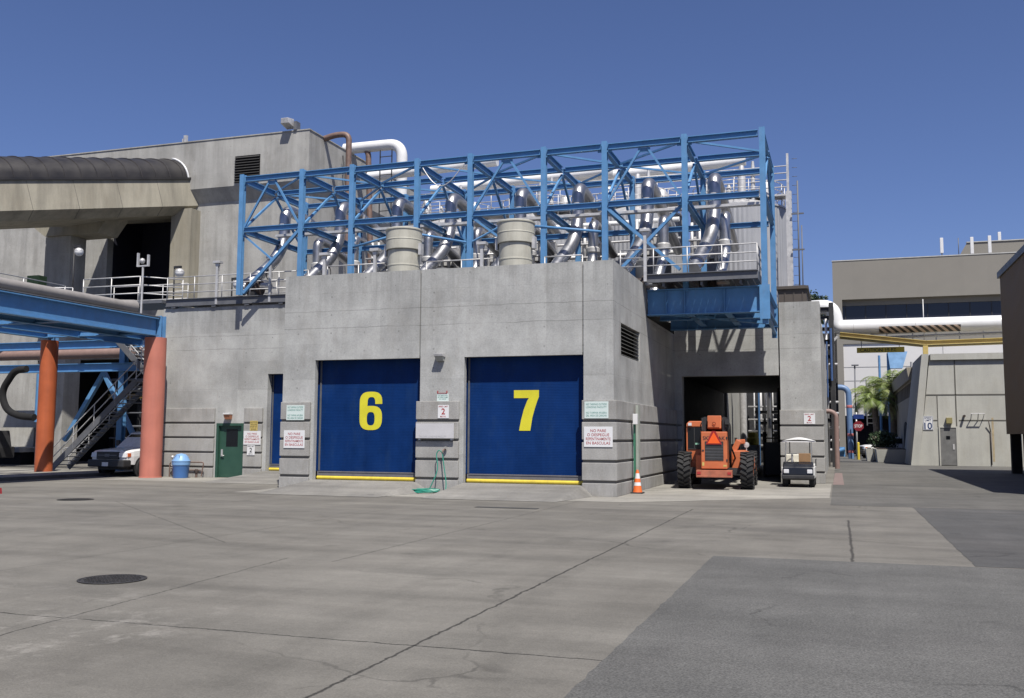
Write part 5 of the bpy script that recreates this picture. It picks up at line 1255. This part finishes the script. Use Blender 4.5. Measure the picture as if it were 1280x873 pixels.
for k in range(8): mb.tube([(3.4 + .1 * k, 87 + .25 * k, .9), (3.4 + .25 * (k - 3), 87 + .3 * k, 1.9)], .03, 5)
obj('stem', mb, BARK, t)
def palm(x, y, h, rc, lab, seed):
    rd = random.Random(seed)
    t = thing('palm_tree', (x, y, 0), lab, 'palm', 'palms by the low wing')
    pts = [(x + .1 * math.sin(k * .5), y, h * k / 8) for k in range(9)]
    obj('trunk', MB().tube(pts, [.34 - .1 * k / 8 + (.03 if k % 2 else 0) for k in range(9)], 12), BARK, t)
    mb = MB(); c = Vector((x + .1 * math.sin(4), y, h))
    for f in range(44):
        az = rd.uniform(0, 2 * math.pi); el = rd.uniform(-.35, 1.35); L = rc * rd.uniform(.8, 1.15)
        d = Vector((math.cos(az), math.sin(az), 0)); sd = Vector((-math.sin(az), math.cos(az), 0)); prev = c.copy(); e = el
        m = 12
        for k in range(m):
            e -= .16 * (k / m) * 2.1; step = (d * math.cos(e) + Vector((0, 0, math.sin(e)))) * (L / m); nx = prev + step
            mb.bar(prev, nx, .035, .02)
            up = step.normalized().cross(sd)
            ll = .75 * math.sin(math.pi * (k + 1.5) / (m + 2)) * rc / 2.5
            for s_ in (-1, 1):
                for q in (0, .5):
                    b0_ = prev.lerp(nx, q); tip = b0_ + sd * s_ * ll * .8 + step.normalized() * ll * .55 - Vector((0, 0, ll * (.25 + rd.random() * .3)))
                    w_ = step.normalized() * .04
                    mb.add([b0_ - w_, b0_ + w_, tip], [(0, 1, 2)])
            prev = nx
    obj('crown', mb, LEAFM, t)
palm(3.3, 98, 5.3, 2.8, 'drooping palm on the left, nearer the lamp pole', 5)
palm(4.9, 99.5, 6.6, 3.0, 'fuller palm on the right, nearer the low wing', 9)
s2 = dup(tr, (1.75, 91.5, 0), 'white pickup truck half hidden behind the dark shrub by palms', R(-70))
# stop sign etc.
t = thing('stop_sign', (1.55, 87, 0), 'red octagonal stop sign on a pale post', 'stop sign')
obj('post', MB().tube([(1.45, 87.05, 0), (1.45, 87.05, 3.9)], .06, 8), GALV, t)
oc = [(1.6 + .44 * math.cos(math.pi / 8 + k * math.pi / 4), 2.75 + .44 * math.sin(math.pi / 8 + k * math.pi / 4)) for k in range(8)]
pn = obj('panel', MB().prism(oc, 'Y', 86.96, 86.98), REDST, t)
obj('lettering', glyphs(['STOP'], 1.6, 86.955, 2.75, .62, .24, .02), SIGNW, pn)
obj('street_plate', MB().box(1.2, 2.05, 86.97, 86.99, 3.35, 3.72), BLUSGN, t)
t = thing('lamp_pole', (1.6, 100, 0), 'thin dark lamp pole behind the stop sign', 'lamp pole')
obj('pole', MB().tube([(1.6, 100, 0), (1.65, 100, 8.7)], .07, 8), DGREY, t); obj('head', MB().box(1.35, 2.0, 99.8, 100.2, 8.7, 8.82), DGREY, t)
for x, y, h, lab in ((1.5, 84.5, 1.35, 'yellow bollard before the stop sign post'), (1.15, 92, 1.4, 'yellow bollard behind, nearer the blue pipe')):
    solo('bollard', MB().lathe((x, y, 0), [(.1, 0), (.1, h), (.06, h + .05), (.001, h + .06)], 14), YEL, (x, y, 0), lab, 'bollard', 'yellow bollards')
t = thing('gooseneck_pipe', (.95, 88, 0), 'blue pipe bent down to the ground with pink bands', 'pipe')
obj('pipe', MB().tube(fillet([(-3, 88, 6.05), (.88, 88, 6.05), (.98, 88, 0)], .7, 8), .24, 14), mat('pale blue pipe paint', (.14, .24, .42), .5, var=.1), t)
obj('band', MB().lathe((.92, 88, 4.3), [(.25, 0), (.255, .01), (.255, .22), (.25, .23)], 14).lathe((.95, 88, 1.9), [(.25, 0), (.255, .01), (.255, .22), (.25, .23)], 14).lathe((.97, 88, .5), [(.25, 0), (.255, .01), (.255, .22), (.25, .23)], 14), mat('pink band', (.6, .2, .2), .5), t)
solo('blue_cabinet', MB().box(-.6, .55, 97, 98, 0, .9).tube([(-.4, 96.8, .4), (.5, 96.8, .7)], .2, 10), BLUE, (0, 97, 0), 'blue pump on the ground behind the blue gooseneck pipe', 'pump')
t = thing('pipe_rack', (-1.4, 66, 0), 'dark steel pipe rack right of the pier with blue risers', 'pipework')
mb = MB()
for x in (-3.2, -1.6, -.25):
    for y in (62.5, 67, 74): mb.ibeam((x, y, 0), (x, y, 10.0), .3, .28, .03)
for z in (2.8, 5.2, 7.6, 9.6):
    for y in (62.5, 67, 74): mb.ibeam((-3.2, y, z), (-.1, y, z), .28, .2, .03)
    mb.ibeam((-.25, 62.5, z), (-.25, 74, z), .28, .2, .03)
obj('steelwork', mb, DARK, t)
mb = MB()
for k in range(8): mb.tube([(-2.8 + k * .37, 64 + (k % 3) * 1.5, 0), (-2.8 + k * .37, 64 + (k % 3) * 1.5, 9.2)], .07 + .03 * (k % 2), 8)
for z in (1.0, 1.6, 2.4, 3.3, 4.0, 6.4): mb.tube([(-3.2, 65, z), (.05, 65, z)], .08, 8)
obj('pipe', mb, GALV, t)
obj('blue_riser', MB().tube([(-.3, 62.2, 5.2), (-.3, 62.2, 8.4)], .07, 10).tube([(-.55, 62.2, 4.2), (-.55, 62.2, 7.6)], .045, 10), mat('dull blue pipe', (.06, .12, .28), .5), t)
obj('back_panel', MB().box(-3.3, .05, 75, 75.2, 0, 9.4), DARK, t)
solo('gooseneck_pipe', MB().tube(fillet([(-1.6, 56, 3.2), (-.35, 56, 3.2), (-.1, 56, 3.0), (-.1, 56, .1)], [.2, .4], 6), .13, 12), MAUVE, (-.1, 56, 0), 'dull pinkish pipe bent to the ground right of the pier', 'pipe')
struct('red_kerb', MB().box(-3, 1.2, 107.0, 107.3, 0, .16), REDK)
solo('diagonal_strut', MB().bar((.1, 72.0, 8.85), (-1.1, 72.0, 7.55), .15, .15), GALV, (-.4, 72.0, 7.5), 'pale diagonal strut under the left end of the yellow bridge', 'strut')
PY, PZ, PR = 72.5, 9.54, .52
wp = thing('overhead_pipe', (5, PY, 9), 'fat white overhead pipe with a black striped warning band', 'pipe')
obj('pipe', MB().tube(fillet([(-5, PY, 10.9), (-.18, PY, 11.05), (.06, PY, PZ), (17, PY, PZ)], [.8, .4], 8), PR, 26), WHITEP, wp)
obj('joint_band', MB().tube([(1.17, PY, PZ), (1.21, PY, PZ)], PR + .01, 26).tube([(5.2, PY, PZ), (5.23, PY, PZ)], PR + .01, 26), GALV, wp)
hz = MB(); vs = []
for k in range(9):
    a = R(8) + R(62) * k / 8
    for x in (2.85, 8.05): vs.append((x, PY - (PR + .012) * math.cos(a), PZ - (PR + .012) * math.sin(a)))
hz.add(vs, [(2 * k, 2 * k + 1, 2 * k + 3, 2 * k + 2) for k in range(8)])
obj('hazard_band', hz, HAZ, wp)
yb = thing('yellow_bridge', (5.8, PY, 7.25), 'yellow steel walkway bridge under the white overhead pipe', 'bridge')
P_ = [(.25, 8.95), (5.8, 8.22), (16, 8.38)]
for (xa, za), (xb, zb) in zip(P_[:-1], P_[1:]):
    for y in (71.5, 73.2): obj('beam', MB().ibeam((xa, y, za), (xb, y, zb), .3, .3, .04), YTRUSS, yb)
mb = MB()
for x in (1.7, 3.4, 5.1, 6.6, 8.1, 9.6, 11.1): mb.tube([(x, 73.3, 8.4), (x, 73.3, 9.4)], .04, 7)
mb.tube([(1, 73.3, 9.2), (13, 73.3, 9.4)], .04, 7).tube([(3, 73.1, 8.8), (13, 73.1, 8.95)], .1, 10).tube([(2.3, 72.9, 9.05), (13, 72.9, 9.2)], .06, 10)
obj('railing', mb, GALV, yb)
obj('post', MB().box(5.65, 5.97, 72.2, 72.5, 7.25, 8.1), YTRUSS, yb)
obj('mast', MB().tube([(5.8, 72.9, 8.1), (5.8, 72.9, 11.4)], .03, 6), GALV, yb)
t = thing('clearance_sign', (3, 73, 7.8), 'yellow caution bar hanging below the yellow bridge', 'sign')
obj('panel', MB().box(1.38, 4.53, 73.26, 73.29, 7.76, 8.14), YEL, t)
obj('lettering', glyphs(['CAUTION 15 FT'], 2.8, 73.25, 7.95, 2.4, .24, .01), INK, t)
obj('hanger', MB().tube([(1.7, 73.28, 8.14), (1.7, 73.3, 8.7)], .02, 5).tube([(4.2, 73.28, 8.14), (4.2, 73.3, 8.4)], .02, 5), DARK, t)

# office block
of = thing('office_building', (15, 115, 0), 'long grey office block with a dark window band at far right', 'building')
OY = 110.0
mb = MB().box(-.2, 45, OY, 140, 16.55, 20.75).box(-.2, .72, OY, 140, 0, 16.55).box(.72, 45, OY + .02, 140, 11.75, 14.2).box(.72, 45, OY + 1.0, 140, 14.2, 16.55).box(43, 45, OY, 140, 0, 16.55)
obj('wall', mb, OFFC, of)
obj('parapet_cap', MB().box(-.25, 45.05, OY - .05, OY + .4, 20.75, 20.85), mat('pale cap', (.5, .5, .48), .6), of)
obj('window_head', MB().box(.73, 43, OY + .75, OY + .99, 15.95, 16.54), OFFC, of)
wn = obj('window', MB().box(.73, 43, OY + .9, OY + .99, 14.25, 15.94), GLASSB, of)
mb = MB(); x = 1.0
while x < 43: mb.box(x, x + .08, OY + .84, OY + .9, 14.25, 15.94); x += 2.05
obj('mullion', mb, DARK, wn)
obj('white_wall', MB().box(.72, 43, OY + .15, OY + .6, 4.1, 11.74), OFFW, of)
obj('panel_joint', MB().box(.72, 43, OY + .13, OY + .15, 9.24, 9.3).box(.72, 43, OY + .13, OY + .15, 7.78, 7.84).box(.72, 43, OY + .13, OY + .15, 5.0, 5.06).box(10.5, 10.56, OY + .13, OY + .15, 4.1, 11.7), mat('white wall joint', (.35, .35, .35), .7), of)
obj('ground_floor', MB().box(.72, 43, OY + 3, OY + 3.3, 0, 4.1).box(.72, 43, OY + .6, OY + 3, 4.0, 4.1), DKBLUE, of)
obj('penthouse', MB().hexa([(12.5, 116, 20.7), (45, 116, 20.7), (15.5, 135, 20.7), (45, 135, 20.7), (13.9, 116, 23.15), (45, 116, 23.15), (15.5, 135, 23.15), (45, 135, 23.15)]), OFFC, of)
obj('penthouse_cap', MB().box(13.85, 45, 115.9, 116.3, 23.15, 23.25), mat('pale cap two', (.5, .5, .48), .6), of)
for x, y, z, h, lab in ((10.86, 111, 21.0, 1.65, 'white panel antenna on the office roof, standing alone at left'), (13.9, 112, 20.95, 1.8, 'white panel antenna before the roof penthouse, left of the pair'), (15.6, 112, 20.95, 1.85, 'white panel antenna before the roof penthouse, right of the pair'), (17.3, 117, 23.1, 1.0, 'small grey antenna on the penthouse roof')):
    t = thing('antenna', (x, y, z), lab, 'antenna', 'white antennas on the office roof')
    obj('panel', MB().box(x - .16, x + .16, y - .1, y + .1, z + .25, z + .25 + h), WHITE, t, bevel=.04); obj('mount', MB().box(x - .06, x + .06, y - .05, y + .05, z - .3, z + .25), DGREY, t)
solo('mast', MB().tube([(12.6, 112, 20.8), (12.6, 112, 23.0)], .04, 6), DGREY, (12.6, 112, 20.8), 'thin mast on the office roof left of the penthouse', 'mast')
t = thing('rooftop_tank', (5.8, 108, 0), 'blue tank and pipe standing before the white office wall', 'tank')
obj('tank', MB().hexa([(5.2, 107.2, 8.9), (6.4, 107.2, 8.9), (5.2, 108.6, 8.9), (6.4, 108.6, 8.9), (5.0, 107.2, 10.6), (6.9, 107.2, 10.6), (5.0, 108.6, 10.6), (6.9, 108.6, 10.6)]), mat('pale blue tank', (.25, .45, .72), .5), t)
obj('leg', MB().tube([(5.1, 108, 0), (5.1, 108, 10.5)], .18, 10).tube([(4.2, 108, 0), (4.2, 108, 10.3)], .12, 10).tube([(6.4, 108, 0), (6.4, 108, 8.3)], .15, 10), BLUE, t)
mb = MB().tube([(7.2, 107, 6.5), (7.2, 107, 9.5)], .1, 8)
for z in (7.2, 7.9, 8.6): mb.box(6.6, 7.8, 106.8, 107.2, z, z + .12)
obj('platform', mb, DGREY, t)
mb = MB().box(2.7, 2.8, 104, 104.1, 3.0, 7.6).box(3.6, 3.7, 104, 104.1, 3.0, 7.6)
for k in range(9): mb.box(2.8, 3.6, 104, 104.08, 3.2 + k * .5, 3.26 + k * .5)
solo('ladder', mb, DGREY, (3.2, 104, 3), 'grey ladder tower between the two palms', 'ladder')
t = thing('tree', (-3.0, 150, 0), 'dark leafy treetop glimpsed left of the office block', 'tree')
mb = MB(); leaves(mb, (-3.5, 150, 20.5), 3.2, 3, 3.4, 3500, .3, rnd); obj('crown', mb, SHRUB, t)
obj('trunk', MB().tube([(-3.5, 150, 0), (-3.3, 150, 10), (-3.5, 150, 20)], [.6, .45, .2], 10), BARK, t)

# ================================================================== LIGHT, SKY, CAMERA
S = Vector((.316, -.48, 1.0)).normalized()
sun = bpy.data.lights.new('sun', 'SUN'); sun.energy = 5.0; sun.angle = R(.53); sun.color = (1, .955, .88)
so = bpy.data.objects.new('sun', sun); COL.objects.link(so); so.rotation_euler = S.to_track_quat('Z', 'Y').to_euler()
w = bpy.data.worlds.new('World'); sc.world = w; w.use_nodes = True
nt = w.node_tree; bg = nt.nodes['Background']; sk = nt.nodes.new('ShaderNodeTexSky'); sk.sky_type = 'NISHITA'; sk.sun_disc = False
sk.sun_elevation = math.asin(S.z); sk.sun_rotation = math.atan2(S.x, S.y); sk.air_density = .8; sk.dust_density = 1.2; sk.ozone_density = 4.0; sk.altitude = 200
nt.links.new(_mix(nt, 1., sk.outputs[0], (.98, .98, 1.22), 'MULTIPLY'), bg.inputs[0]); bg.inputs[1].default_value = .0645

cam = bpy.data.cameras.new('camera'); co = bpy.data.objects.new('camera', cam); COL.objects.link(co); sc.camera = co
rows = [(.9488, .3160, .0056), (.0253, -.0935, .9953), (-.3150, .9441, .0967)]
rt, up, fwd = (Vector(r).normalized() for r in rows)
m = Matrix(((rt.x, up.x, -fwd.x, 0), (rt.y, up.y, -fwd.y, 0), (rt.z, up.z, -fwd.z, 1.77), (0, 0, 0, 1)))
co.matrix_world = m
cam.sensor_fit = 'HORIZONTAL'; cam.sensor_width = 36; cam.lens = 36 * 1220 / 1280; cam.shift_y = -10 / 1280; cam.clip_start = .1; cam.clip_end = 3000
sc.view_settings.view_transform = 'Standard'; sc.view_settings.look = 'None'; sc.view_settings.exposure = .495; sc.view_settings.gamma = 1
sc.render.resolution_x = 1024; sc.render.resolution_y = 698
